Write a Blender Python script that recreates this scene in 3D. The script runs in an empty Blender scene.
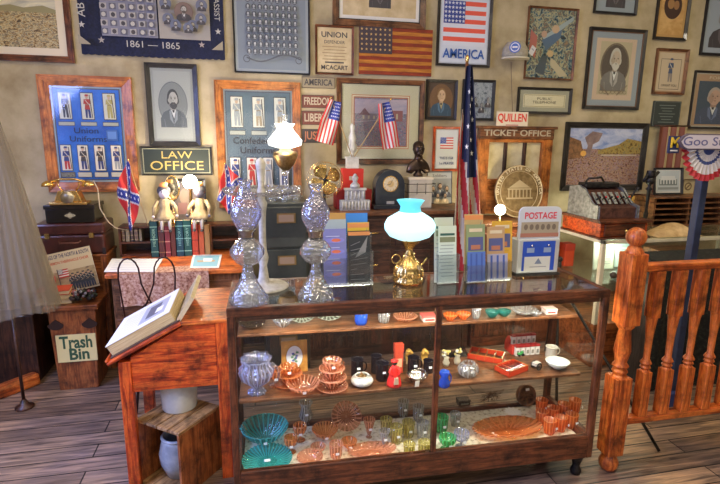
import bpy, bmesh, math, random
from mathutils import Vector, Matrix, Euler
random.seed(7)
PI = math.pi
sc = bpy.context.scene
col = sc.collection
# ------------------------------------------------------------------ camera
CAMH, FPX = 1.75, 505.3
pit, rol, yaw = (math.radians(a) for a in (11.735, .649, 12.571))
FW = Vector((math.sin(yaw)*math.cos(pit), math.cos(yaw)*math.cos(pit), -math.sin(pit)))
r0 = Vector((math.cos(yaw), -math.sin(yaw), 0)); u0 = r0.cross(FW)
RT = r0*math.cos(rol)+u0*math.sin(rol); UP = u0*math.cos(rol)-r0*math.sin(rol)
CP = Vector((0, 0, CAMH))
cam = bpy.data.objects.new('camera', bpy.data.cameras.new('camera')); col.objects.link(cam)
m = Matrix((RT, UP, -FW)).transposed().to_4x4(); m.translation = CP
cam.matrix_world = m; cam.data.sensor_width = 36; cam.data.lens = FPX/720*36; cam.data.clip_start = .05
sc.camera = cam
def ray(x, y): return FW+RT*((x-360)/FPX)-UP*((y-242)/FPX)
def zp(x, y, z): r = ray(x, y); return CP+r*((z-CAMH)/r.z)      # pixel on the level z
def yp(x, y, Y): r = ray(x, y); return CP+r*(Y/r.y)              # pixel on the upright plane y
def scl(p): return (Vector(p)-CP).dot(FW)/FPX                    # metres per pixel at p
WALL = 4.2
# ------------------------------------------------------------------ materials
MATS = {}
def _new(name):
    m = bpy.data.materials.new(name); m.use_nodes = True
    nt = m.node_tree; b = nt.nodes['Principled BSDF']; return m, nt, b
def C(r, g=None, b_=None, rough=.6, metal=0., emit=0., coat=0.):
    if g is None: r, g, b_ = r
    k = ('C', round(r, 3), round(g, 3), round(b_, 3), rough, metal, emit, coat)
    if k in MATS: return MATS[k]
    m, nt, b = _new('colour')
    b.inputs['Base Color'].default_value = (r, g, b_, 1)
    b.inputs['Roughness'].default_value = rough; b.inputs['Metallic'].default_value = metal
    if emit: b.inputs['Emission Color'].default_value = (r, g, b_, 1); b.inputs['Emission Strength'].default_value = emit
    if coat: b.inputs['Coat Weight'].default_value = coat
    MATS[k] = m; return m
def ramp(nt, stops, fac):
    r = nt.nodes.new('ShaderNodeValToRGB'); e = r.color_ramp.elements
    while len(e) < len(stops): e.new(.5)
    for el, (p, c) in zip(e, stops): el.position = p; el.color = (*c, 1)
    nt.links.new(fac, r.inputs[0]); return r.outputs[0]
def mottled(key, stops, scale=8, stretch=(1, 1, 1), rough=.6, metal=0, bump=0., detail=6, dist=0., coat=0., grime=0):
    k = ('M', key)
    if k in MATS: return MATS[k]
    m, nt, b = _new(key)
    tc = nt.nodes.new('ShaderNodeTexCoord'); mp = nt.nodes.new('ShaderNodeMapping')
    mp.inputs['Scale'].default_value = stretch
    nt.links.new(tc.outputs['Object'], mp.inputs[0])
    n = nt.nodes.new('ShaderNodeTexNoise'); n.inputs['Scale'].default_value = scale; n.inputs['Detail'].default_value = detail
    n.inputs['Distortion'].default_value = dist; n.inputs['Roughness'].default_value = .62
    nt.links.new(mp.outputs[0], n.inputs['Vector'])
    cc = ramp(nt, stops, n.outputs[0])
    if grime:
        g = nt.nodes.new('ShaderNodeTexNoise'); g.inputs['Scale'].default_value = grime; g.inputs['Detail'].default_value = 10; g.inputs['Roughness'].default_value = .7
        nt.links.new(tc.outputs['Object'], g.inputs['Vector'])
        mx = nt.nodes.new('ShaderNodeMix'); mx.data_type = 'RGBA'; mx.blend_type = 'MULTIPLY'; mx.inputs[0].default_value = 1
        nt.links.new(cc, mx.inputs[6]); nt.links.new(ramp(nt, [(.36, (.22, .2, .2)), (.5, (.85, .85, .85)), (.66, (1.25, 1.2, 1.15))], g.outputs[0]), mx.inputs[7]); cc = mx.outputs[2]
    nt.links.new(cc, b.inputs['Base Color'])
    b.inputs['Roughness'].default_value = rough; b.inputs['Metallic'].default_value = metal; b.inputs['Coat Weight'].default_value = coat
    if bump:
        bp = nt.nodes.new('ShaderNodeBump'); bp.inputs['Strength'].default_value = bump; bp.inputs['Distance'].default_value = .01
        nt.links.new(n.outputs[0], bp.inputs['Height']); nt.links.new(bp.outputs[0], b.inputs['Normal'])
    MATS[k] = m; return m
def wood(key, dark, mid, light, axis='x', scale=5, rough=.42, bump=.3, coat=.12):
    st = {'x': (.6, 7, 7), 'y': (7, .6, 7), 'z': (7, 7, .6)}[axis]
    return mottled('wood_'+key+'_'+axis, [(.3, dark), (.47, mid), (.56, light), (.68, mid), (.8, dark)], scale*1.6, st, rough, 0, bump, 9, .7, coat, 7)
def W(kind, axis='x'):
    t = {'red': ((.16, .014, .003), (.52, .06, .008), (.75, .14, .02)),
         'oak': ((.16, .04, .007), (.44, .13, .02), (.6, .22, .045)),
         'case': ((.03, .009, .004), (.12, .034, .012), (.22, .07, .026)),
         'dark': ((.012, .005, .004), (.045, .016, .009), (.09, .033, .016)),
         'brown': ((.05, .018, .007), (.16, .06, .022), (.26, .11, .045)),
         'orange': ((.18, .028, .005), (.56, .11, .017), (.78, .22, .04)),
         'bin': ((.08, .018, .005), (.26, .07, .017), (.4, .13, .035)),
         'plank': ((.1, .045, .016), (.34, .18, .07), (.52, .32, .14)),
         'black': ((.008, .007, .007), (.018, .016, .015), (.04, .035, .03)),
         'white': ((.4, .35, .26), (.62, .57, .45), (.78, .74, .63))}[kind]
    return wood(kind, *t, axis=axis)
def glass(key, tint, body=.12, bodycol=None, emit=0):
    """thin clear or pressed glass: tinted see-through, mirror-like skin, a little body"""
    k = ('G', key)
    if k in MATS: return MATS[k]
    m = bpy.data.materials.new('glass_'+key); m.use_nodes = True; nt = m.node_tree
    for n in list(nt.nodes): nt.nodes.remove(n)
    out = nt.nodes.new('ShaderNodeOutputMaterial')
    tr = nt.nodes.new('ShaderNodeBsdfTransparent'); tr.inputs[0].default_value = (*tint, 1)
    gl = nt.nodes.new('ShaderNodeBsdfGlossy'); gl.inputs['Roughness'].default_value = .06
    fr = nt.nodes.new('ShaderNodeLayerWeight'); fr.inputs['Blend'].default_value = .5
    mx = nt.nodes.new('ShaderNodeMixShader')
    pw = nt.nodes.new('ShaderNodeMath'); pw.operation = 'POWER'; pw.inputs[1].default_value = 5 if not body else 3.2
    ma = nt.nodes.new('ShaderNodeMath'); ma.operation = 'MULTIPLY_ADD'; ma.inputs[1].default_value = .9; ma.inputs[2].default_value = .025 if not body else .12
    nt.links.new(fr.outputs['Facing'], pw.inputs[0]); nt.links.new(pw.outputs[0], ma.inputs[0])
    nt.links.new(ma.outputs[0], mx.inputs[0]); nt.links.new(tr.outputs[0], mx.inputs[1]); nt.links.new(gl.outputs[0], mx.inputs[2])
    last = mx
    if body:
        df = nt.nodes.new('ShaderNodeBsdfDiffuse'); df.inputs[0].default_value = (*(bodycol or tint), 1)
        tl = nt.nodes.new('ShaderNodeBsdfTranslucent'); tl.inputs[0].default_value = (*(bodycol or tint), 1)
        ad = nt.nodes.new('ShaderNodeMixShader'); nt.links.new(df.outputs[0], ad.inputs[1]); nt.links.new(tl.outputs[0], ad.inputs[2])
        m2 = nt.nodes.new('ShaderNodeMixShader'); m2.inputs[0].default_value = body
        nt.links.new(mx.outputs[0], m2.inputs[1]); nt.links.new(ad.outputs[0], m2.inputs[2]); last = m2
        if body > .05:                      # pressed pattern in the glass
            tc = nt.nodes.new('ShaderNodeTexCoord'); vo = nt.nodes.new('ShaderNodeTexVoronoi'); vo.inputs['Scale'].default_value = 70
            bp = nt.nodes.new('ShaderNodeBump'); bp.inputs['Strength'].default_value = .6; bp.inputs['Distance'].default_value = .008
            nt.links.new(tc.outputs['Object'], vo.inputs['Vector']); nt.links.new(vo.outputs['Distance'], bp.inputs['Height'])
            nt.links.new(bp.outputs[0], gl.inputs['Normal']); nt.links.new(bp.outputs[0], fr.inputs['Normal'])
    nt.links.new(last.outputs[0], out.inputs[0]); MATS[k] = m; return m
DENSE = {}
def dense(m):
    return DENSE.get(m.name, m)
PANE = glass('pane', (.97, .985, .98), 0)
PLATE = glass('plate', (.95, .98, .97), 0)
for n_p in PLATE.node_tree.nodes:
    if n_p.type == 'MATH' and n_p.operation == 'MULTIPLY_ADD': n_p.inputs[2].default_value = .13
    if n_p.type == 'BSDF_GLOSSY': n_p.inputs['Roughness'].default_value = .03
CLEAR = glass('clear', (.95, .965, .97), .06, (.85, .88, .9))
VIOLET = glass('violet', (.92, .93, .98), .075, (.7, .72, .95))
PINK = glass('pink', (.98, .78, .64), .14, (.9, .4, .22))
AMBER = glass('amber', (1., .72, .42), .18, (.95, .36, .1))
ORANGE = glass('orange', (1., .55, .25), .36, (.95, .28, .05))
YELLOW = glass('yellow', (.95, .92, .6), .2, (.75, .65, .22))
TEAL = glass('teal', (.5, .9, .85), .28, (.06, .5, .48))
GREEN = glass('green', (.6, .92, .6), .35, (.1, .6, .22))
BLUEG = glass('blue', (.3, .5, 1.), .7, (.04, .16, .75))
ACRYL = glass('acrylic', (.95, .97, .98), .04, (.8, .85, .9))
for g_, k_, tint, bd, bc in ((CLEAR, 'clear_rib', (.85, .87, .9), .3, (.9, .92, .95)), (VIOLET, 'violet_rib', (.75, .77, .95), .35, (.75, .78, 1)), (PINK, 'pink_rib', (1, .66, .5), .5, (1, .6, .4)), (AMBER, 'amber_rib', (1, .6, .3), .5, (1, .5, .2)), (ORANGE, 'orange_rib', (1, .4, .15), .6, (1, .4, .1)), (YELLOW, 'yellow_rib', (.9, .85, .4), .45, (.9, .8, .3)), (TEAL, 'teal_rib', (.3, .8, .8), .55, (.15, .75, .72)), (GREEN, 'green_rib', (.4, .9, .5), .55, (.2, .8, .4))): DENSE[g_.name] = glass(k_, tint, bd, bc)
BRASS = mottled('brass', [(.3, (.5, .3, .08)), (.6, (.85, .62, .25))], 20, rough=.25, metal=1)
GOLD = C(.9, .6, .2, rough=.25, metal=1)
IRON = mottled('iron', [(.3, (.01, .01, .01)), (.7, (.06, .055, .05))], 30, rough=.45, metal=.6)
BLACK = C(.012, .012, .014, rough=.35); WHITE = C(.85, .84, .8); PAPER = C(.78, .76, .7, rough=.8)
AGED = mottled('aged_paper', [(.3, (.5, .38, .2)), (.7, (.72, .6, .38))], 9, rough=.85)
RED = C(.55, .03, .025); NAVY = C(.02, .035, .14); CREAM = C(.75, .66, .48)
# ------------------------------------------------------------------ mesh builder
class MB:
    def __init__(s): s.v = []; s.f = []; s.m = []; s.sm = []; s.mats = []
    def mi(s, mat):
        if mat not in s.mats: s.mats.append(mat)
        return s.mats.index(mat)
    def add(s, vs, fs, mat, smooth=False):
        o = len(s.v); s.v += [Vector(v) for v in vs]; i = s.mi(mat)
        for f in fs: s.f.append([o+k for k in f]); s.m.append(i); s.sm.append(smooth)
    def box(s, c, d, mat, rot=None):
        c = Vector(c); R = Euler(rot).to_matrix() if rot else Matrix.Identity(3)
        vs = [c+R@Vector((x*d[0]/2, y*d[1]/2, z*d[2]/2)) for x in (-1, 1) for y in (-1, 1) for z in (-1, 1)]
        s.add(vs, [(0, 1, 3, 2), (4, 6, 7, 5), (0, 4, 5, 1), (2, 3, 7, 6), (0, 2, 6, 4), (1, 5, 7, 3)], mat)
    def bb(s, x0, x1, y0, y1, z0, z1, mat): s.box(((x0+x1)/2, (y0+y1)/2, (z0+z1)/2), (x1-x0, y1-y0, z1-z0), mat)
    def tube(s, pts, r, mat, n=8, closed=False):
        pts = [Vector(p) for p in pts]; k = len(pts); rs = r if isinstance(r, (list, tuple)) else [r]*k
        rings = []; side = None
        for i, p in enumerate(pts):
            if closed: t = pts[(i+1) % k]-pts[i-1]
            else: t = pts[min(i+1, k-1)]-pts[max(i-1, 0)]
            t.normalize()
            if side is None: side = t.orthogonal().normalized()
            side = (side-t*side.dot(t)); side = side.normalized() if side.length > 1e-6 else t.orthogonal().normalized()
            b = t.cross(side); rings.append([p+(side*math.cos(2*PI*j/n)+b*math.sin(2*PI*j/n))*rs[i] for j in range(n)])
        vs = [v for R in rings for v in R]; fs = []
        for i in range(k if closed else k-1):
            a, b2 = i*n, ((i+1) % k)*n
            for j in range(n): fs.append((a+j, a+(j+1) % n, b2+(j+1) % n, b2+j))
        if not closed: fs.append(tuple(range(n))[::-1]); fs.append(tuple((k-1)*n+j for j in range(n)))
        s.add(vs, fs, mat, True)
    def lathe(s, prof, mat, c=(0, 0, 0), n=24, flute=0, fn=16, axis=None, wave=0, mat2=None):
        c = Vector(c); A = axis or Matrix.Identity(3); vs = []; fs = []
        for (r, z) in prof:
            for j in range(n):
                a = 2*PI*j/n; q = r*(1+flute*math.cos(fn*a)); vs.append(c+A@Vector((q*math.cos(a), q*math.sin(a), z+wave*(r/max(p[0] for p in prof))**2*math.cos(fn*a))))
        for i in range(len(prof)-1):
            for j in range(n): fs.append((i*n+j, i*n+(j+1) % n, (i+1)*n+(j+1) % n, (i+1)*n+j))
        if prof[0][0] > 1e-5: fs.append(tuple(range(n))[::-1])
        f0 = len(s.f); s.add(vs, fs, mat, True)
        if mat2:
            i2 = s.mi(mat2); hp = (len(prof)//2-1)
            for i in range(len(prof)-1):
                for j in range(n):
                    if (j % 3 == 0 and i > 0) or i == hp: s.m[f0+i*n+j] = i2
        if prof[-1][0] > 1e-5 and prof[-1][1] > prof[0][1]+1e-6 and not getattr(s, 'open', False):
            s.add([vs[(len(prof)-1)*n+j] for j in range(n)], [tuple(range(n))], mat, False)
    def ball(s, c, r, mat, n=16, k=10):
        r = (r, r, r) if not isinstance(r, (tuple, list)) else r; c = Vector(c)
        vs = [c+Vector((0, 0, -r[2]))]; fs = []
        for i in range(1, k):
            t = PI*i/k-PI/2
            for j in range(n): a = 2*PI*j/n; vs.append(c+Vector((r[0]*math.cos(t)*math.cos(a), r[1]*math.cos(t)*math.sin(a), r[2]*math.sin(t))))
        vs.append(c+Vector((0, 0, r[2]))); L = len(vs)-1
        for j in range(n):
            fs.append((0, 1+(j+1) % n, 1+j)); fs.append((L, L-n+j, L-n+(j+1) % n))
            for i in range(k-2): a = 1+i*n; fs.append((a+j, a+(j+1) % n, a+n+(j+1) % n, a+n+j))
        s.add(vs, fs, mat, True)
    def prism(s, pts, y0, y1, mat):          # outline in x,z pushed along y
        n = len(pts); vs = [(x, y0, z) for x, z in pts]+[(x, y1, z) for x, z in pts]
        s.add(vs, [tuple(range(n)), tuple(range(n, 2*n))[::-1]]+[(i, i+n, (i+1) % n+n, (i+1) % n) for i in range(n)], mat)
    def slab(s, pts, z0, z1, mat):           # outline in x,y pushed along z
        n = len(pts); vs = [(x, y, z0) for x, y in pts]+[(x, y, z1) for x, y in pts]
        s.add(vs, [tuple(range(n))[::-1], tuple(range(n, 2*n))]+[(i, (i+1) % n, (i+1) % n+n, i+n) for i in range(n)], mat)
    def sheet(s, fn, nu, nv, matfn, smooth=True):
        o = len(s.v); s.v += [Vector(fn(i/nu, j/nv)) for j in range(nv+1) for i in range(nu+1)]
        for j in range(nv):
            for i in range(nu):
                a = o+j*(nu+1)+i; s.f.append([a, a+1, a+nu+2, a+nu+1]); s.sm.append(smooth)
                mt = matfn((i+.5)/nu, (j+.5)/nv) if callable(matfn) else matfn
                s.m.append(s.mi(mt))
    def text(s, txt, size, fn, mat, align='CENTER', width=None, bold=0.):
        cu = bpy.data.curves.new('t', 'FONT'); cu.body = txt; cu.size = size; cu.align_x = align; cu.align_y = 'CENTER'; cu.offset = bold*size
        cu.resolution_u = 3
        ob = bpy.data.objects.new('t', cu); col.objects.link(ob)
        dg = bpy.context.evaluated_depsgraph_get(); me = bpy.data.meshes.new_from_object(ob.evaluated_get(dg))
        vs = [v.co.copy() for v in me.vertices]; fs = [tuple(p.vertices) for p in me.polygons]
        if width and vs:
            w = max(v.x for v in vs)-min(v.x for v in vs); k = width/w
            for v in vs: v.x *= k
        if vs: s.add([fn(v.x, v.y) for v in vs], fs, mat)
        bpy.data.objects.remove(ob); bpy.data.curves.remove(cu); bpy.data.meshes.remove(me)
    def build(s, name, parent=None, loc=None, bevel=0, rot=None, sub=0):
        me = bpy.data.meshes.new(name); me.from_pydata(s.v, [], s.f)
        for mt in s.mats: me.materials.append(mt)
        me.polygons.foreach_set('material_index', s.m); me.polygons.foreach_set('use_smooth', s.sm); me.update()
        o = bpy.data.objects.new(name, me); col.objects.link(o)
        if parent: o.parent = parent
        if loc is not None: o.location = loc
        if rot: o.rotation_euler = rot
        if bevel:
            b = o.modifiers.new('bevel', 'BEVEL'); b.width = bevel; b.segments = 2; b.limit_method = 'ANGLE'; b.angle_limit = math.radians(50)
        return o
def tag(o, label=None, cat=None, group=None, kind=None):
    if label: o['label'] = label
    if cat: o['category'] = cat
    if group: o['group'] = group
    if kind: o['kind'] = kind
    return o
def thing(name, label, cat, loc=(0, 0, 0), rz=0, group=None, rot=None):
    o = bpy.data.objects.new(name, None); col.objects.link(o); o.location = loc; o.rotation_euler = rot or (0, 0, rz); o.empty_display_size = .05
    return tag(o, label, cat, group)
def dup(root, loc, rz=None, label=None, group=None, scale=None):
    r = root.copy(); col.objects.link(r); r.location = loc
    if rz is not None: r.rotation_euler = (0, 0, rz)
    if scale: r.scale = scale
    if label: r['label'] = label
    if group: r['group'] = group
    for ch in list(root.children):
        c = ch.copy(); col.objects.link(c); c.parent = r
        for g in list(ch.children): d = g.copy(); col.objects.link(d); d.parent = c
    return r
def struct(mb, name, **k): return tag(mb.build(name, **k), kind='structure')
def arc(cx, cz, rx, rz_, a0, a1, n): return [(cx+rx*math.cos(a0+(a1-a0)*i/n), cz+rz_*math.sin(a0+(a1-a0)*i/n)) for i in range(n+1)]
def star(cx, cz, r, rot=0): return [(cx+(r if i % 2 == 0 else r*.4)*math.sin(rot+PI*i/5), cz+(r if i % 2 == 0 else r*.4)*math.cos(rot+PI*i/5)) for i in range(10)]
# flat artwork: layers in x,z facing -y
class Art(MB):
    def __init__(s, y=0): super().__init__(); s.y = y; s.k = 0
    def nx(s): s.k += 1; return s.y-s.k*.00025
    def poly(s, pts, mat, keep=False): y = s.nx(); s.add([(x, y, z) for x, z in pts], [tuple(range(len(pts)))], mat)
    def rect(s, x, z, w, h, mat): s.poly([(x-w/2, z-h/2), (x+w/2, z-h/2), (x+w/2, z+h/2), (x-w/2, z+h/2)], mat)
    def oval(s, x, z, rx, rz_, mat, n=28): s.poly(arc(x, z, rx, rz_, 0, 2*PI, n)[:-1], mat)
    def ring(s, x, z, rx, rz_, t, mat, n=32):
        y = s.nx(); a = arc(x, z, rx, rz_, 0, 2*PI, n)[:-1]; b = arc(x, z, rx-t, rz_-t, 0, 2*PI, n)[:-1]
        s.add([(p, y, q) for p, q in a+b], [(i, (i+1) % n, n+(i+1) % n, n+i) for i in range(n)], mat)
    def line(s, x0, z0, x1, z1, t, mat):
        d = Vector((x1-x0, z1-z0)); nrm = Vector((-d.y, d.x)).normalized()*t/2
        s.poly([(x0+nrm.x, z0+nrm.y), (x0-nrm.x, z0-nrm.y), (x1-nrm.x, z1-nrm.y), (x1+nrm.x, z1+nrm.y)], mat)
    def frame(s, x, z, w, h, t, mat):
        for a, b, c, d in ((x, z+h/2-t/2, w, t), (x, z-h/2+t/2, w, t), (x-w/2+t/2, z, t, h), (x+w/2-t/2, z, t, h)): s.rect(a, b, c, d, mat)
    def txt(s, t, x, z, size, mat, width=None, rot=0, bold=0., align='CENTER'):
        y = s.nx(); c, q = math.cos(rot), math.sin(rot)
        s.text(t, size, lambda a, b: (x+a*c-b*q, y, z+a*q+b*c), mat, align, width, bold)
    def person(s, x, z, h, coat, trs, skin=C(.6, .42, .3), hat=None, gun=True):     # small standing soldier drawn from the feet at z
        s.poly([(x-.09*h, z), (x-.02*h, z), (x+.01*h, z+.38*h), (x+.04*h, z), (x+.13*h, z), (x+.1*h, z+.46*h), (x-.1*h, z+.46*h)], trs)
        s.poly([(x-.11*h, z+.36*h), (x+.11*h, z+.36*h), (x+.08*h, z+.6*h), (x+.14*h, z+.6*h), (x+.12*h, z+.8*h), (x-.12*h, z+.8*h), (x-.15*h, z+.58*h), (x-.08*h, z+.6*h)], coat); s.rect(x, z+.56*h, .15*h, .03*h, C(.3, .2, .1)); s.line(x-.08*h, z+.78*h, x+.07*h, z+.58*h, .025*h, C(.7, .65, .5))
        s.oval(x, z+.88*h, .06*h, .08*h, skin, 10)
        s.poly([(x-.08*h, z+.92*h), (x+.08*h, z+.92*h), (x+.06*h, z+h), (x-.05*h, z+h)], hat or coat)
        if gun: s.line(x+.18*h, z, x+.12*h, z+.98*h, .03*h, C(.08, .05, .03))
    def bust(s, x, z, w, h, coat, skin, hair, beard=None, shirt=WHITE, shade=None):  # head and shoulders inside w x h
        def mixc(m_, f): c = m_.node_tree.nodes['Principled BSDF'].inputs['Base Color'].default_value; return C(c[0]*f, c[1]*f, c[2]*f)
        s.poly([(x-.5*w, z-.5*h), (x+.5*w, z-.5*h), (x+.5*w, z-.28*h), (x+.38*w, z-.13*h), (x+.15*w, z-.05*h), (x-.15*w, z-.05*h), (x-.38*w, z-.13*h), (x-.5*w, z-.28*h)], coat)
        lap = mixc(coat, 2.2)
        for q in (-1, 1): s.poly([(x+q*.1*w, z-.06*h), (x+q*.16*w, z-.1*h), (x+q*.14*w, z-.3*h), (x+q*.01*w, z-.42*h)], lap); s.line(x+q*.36*w, z-.3*h, x+q*.32*w, z-.5*h, .012*w, lap)
        s.poly([(x-.1*w, z-.05*h), (x+.1*w, z-.05*h), (x+.015*w, z-.28*h)], shirt); s.poly([(x-.05*w, z-.07*h), (x+.05*w, z-.07*h), (x+.03*w, z-.13*h), (x-.03*w, z-.13*h)], INK)
        for i in range(3): s.oval(x+.01*w, z-(.33+.06*i)*h, .012*w, .01*h, lap, 8)
        s.poly([(x-.1*w, z+.08*h), (x+.1*w, z+.08*h), (x+.09*w, z-.07*h), (x-.09*w, z-.07*h)], mixc(skin, .7))
        s.oval(x, z+.22*h, .215*w, .23*h, hair, 20); s.oval(x-.17*w, z+.16*h, .06*w, .09*h, hair, 12); s.oval(x+.18*w, z+.16*h, .05*w, .08*h, hair, 12)
        s.oval(x+.015*w, z+.18*h, .17*w, .2*h, skin, 22); s.oval(x-.09*w, z+.16*h, .07*w, .14*h, mixc(skin, .8), 14); s.oval(x-.165*w, z+.17*h, .025*w, .045*h, mixc(skin, .8), 8)
        if beard:
            s.poly([(x-.15*w, z+.14*h), (x-.11*w, z+.08*h), (x-.04*w, z+.125*h), (x+.07*w, z+.125*h), (x+.13*w, z+.08*h), (x+.175*w, z+.14*h), (x+.15*w, z+.02*h), (x+.07*w, z-.05*h), (x-.02*w, z-.05*h), (x-.11*w, z+.01*h)], beard)
        sh = shade or C(.1, .07, .05)
        for q in (-.055, .085): s.oval(x+q*w, z+.215*h, .034*w, .02*h, mixc(skin, .6), 10); s.oval(x+q*w, z+.213*h, .016*w, .011*h, sh, 8); s.rect(x+q*w, z+.248*h, .07*w, .012*h, mixc(hair, .9))
        s.poly([(x+.0*w, z+.22*h), (x+.045*w, z+.15*h), (x-.0*w, z+.15*h)], mixc(skin, .65)); s.rect(x+.02*w, z+.1*h, .08*w, .011*h, C(.25, .08, .06) if not beard else sh); s.rect(x+.02*w, z+.078*h, .05*w, .006*h, mixc(skin, .7))
# ------------------------------------------------------------------ the room
wallm = mottled('plaster', [(.3, (.33, .26, .14)), (.5, (.48, .4, .24)), (.7, (.6, .51, .32))], 3.2, rough=.8, bump=.05)
fm, nt, b = _new('old_floor_boards')
tc = nt.nodes.new('ShaderNodeTexCoord'); br = nt.nodes.new('ShaderNodeTexBrick')
br.offset = .37; br.inputs['Scale'].default_value = 1; br.inputs['Brick Width'].default_value = 2.4; br.inputs['Row Height'].default_value = .125; br.inputs['Mortar Size'].default_value = .004
br.inputs['Color1'].default_value = (.36, .24, .15, 1); br.inputs['Color2'].default_value = (.16, .1, .065, 1); br.inputs['Mortar'].default_value = (.015, .012, .01, 1); br.inputs['Bias'].default_value = -.1
mp = nt.nodes.new('ShaderNodeMapping'); mp.inputs['Scale'].default_value = (1.2, 14, 1); mp.inputs['Rotation'].default_value = (0, 0, 0)
n = nt.nodes.new('ShaderNodeTexNoise'); n.inputs['Scale'].default_value = 3; n.inputs['Detail'].default_value = 9; n.inputs['Distortion'].default_value = .8
n2 = nt.nodes.new('ShaderNodeTexNoise'); n2.inputs['Scale'].default_value = 1.7; n2.inputs['Detail'].default_value = 4
nt.links.new(tc.outputs['Object'], br.inputs[0]); nt.links.new(tc.outputs['Object'], mp.inputs[0]); nt.links.new(mp.outputs[0], n.inputs['Vector']); nt.links.new(tc.outputs['Object'], n2.inputs['Vector'])
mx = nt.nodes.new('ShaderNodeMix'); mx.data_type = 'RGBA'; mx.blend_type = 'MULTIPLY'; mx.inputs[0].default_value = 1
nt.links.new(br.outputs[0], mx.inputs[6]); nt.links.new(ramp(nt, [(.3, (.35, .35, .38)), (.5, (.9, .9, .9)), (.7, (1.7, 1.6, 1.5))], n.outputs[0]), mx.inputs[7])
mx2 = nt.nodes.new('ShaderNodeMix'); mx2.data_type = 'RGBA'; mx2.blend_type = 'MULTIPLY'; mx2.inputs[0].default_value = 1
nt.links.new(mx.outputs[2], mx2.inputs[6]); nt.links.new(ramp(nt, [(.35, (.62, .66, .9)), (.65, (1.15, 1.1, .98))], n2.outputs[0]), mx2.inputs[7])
nt.links.new(mx2.outputs[2], b.inputs['Base Color']); b.inputs['Roughness'].default_value = .42
bp = nt.nodes.new('ShaderNodeBump'); bp.inputs['Strength'].default_value = .5; bp.inputs['Distance'].default_value = .01
nt.links.new(n.outputs[0], bp.inputs['Height']); nt.links.new(bp.outputs[0], b.inputs['Normal'])
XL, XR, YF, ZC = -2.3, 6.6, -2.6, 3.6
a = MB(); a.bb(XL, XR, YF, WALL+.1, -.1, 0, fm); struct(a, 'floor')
a = MB(); a.bb(XL, XR, YF, WALL+.1, ZC, ZC+.1, C(.62, .56, .44)); struct(a, 'ceiling')
a = MB(); a.bb(XL, XR, WALL, WALL+.12, 0, ZC, wallm); struct(a, 'wall_back')
a = MB(); a.bb(XR, XR+.12, YF, WALL+.12, 0, ZC, wallm); struct(a, 'wall_right')
a = MB(); x = XL-.12   # left wall with a window opening
for q in ((YF, .6, 0, ZC), (2.6, WALL+.12, 0, ZC), (.6, 2.6, 0, .8), (.6, 2.6, 2.6, ZC)): a.bb(x, XL, *q, wallm)
struct(a, 'wall_left')
a = MB(); wm = W('white', 'z')
for q in ((.6, .66, .8, 2.6), (2.54, 2.6, .8, 2.6), (1.57, 1.63, .8, 2.6), (.6, 2.6, .8, .86), (.6, 2.6, 2.54, 2.6), (.6, 2.6, 1.68, 1.74)): a.bb(x+.02, XL+.01, *q, wm)
w1 = struct(a, 'window_1')
a = MB(); a.bb(XL-.07, XL-.064, .66, 2.54, .86, 2.54, PANE); a.build('pane', w1)
a = MB(); a.bb(XL, XR, WALL-.02, WALL, 0, .14, W('dark')); struct(a, 'baseboard_back')
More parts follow.
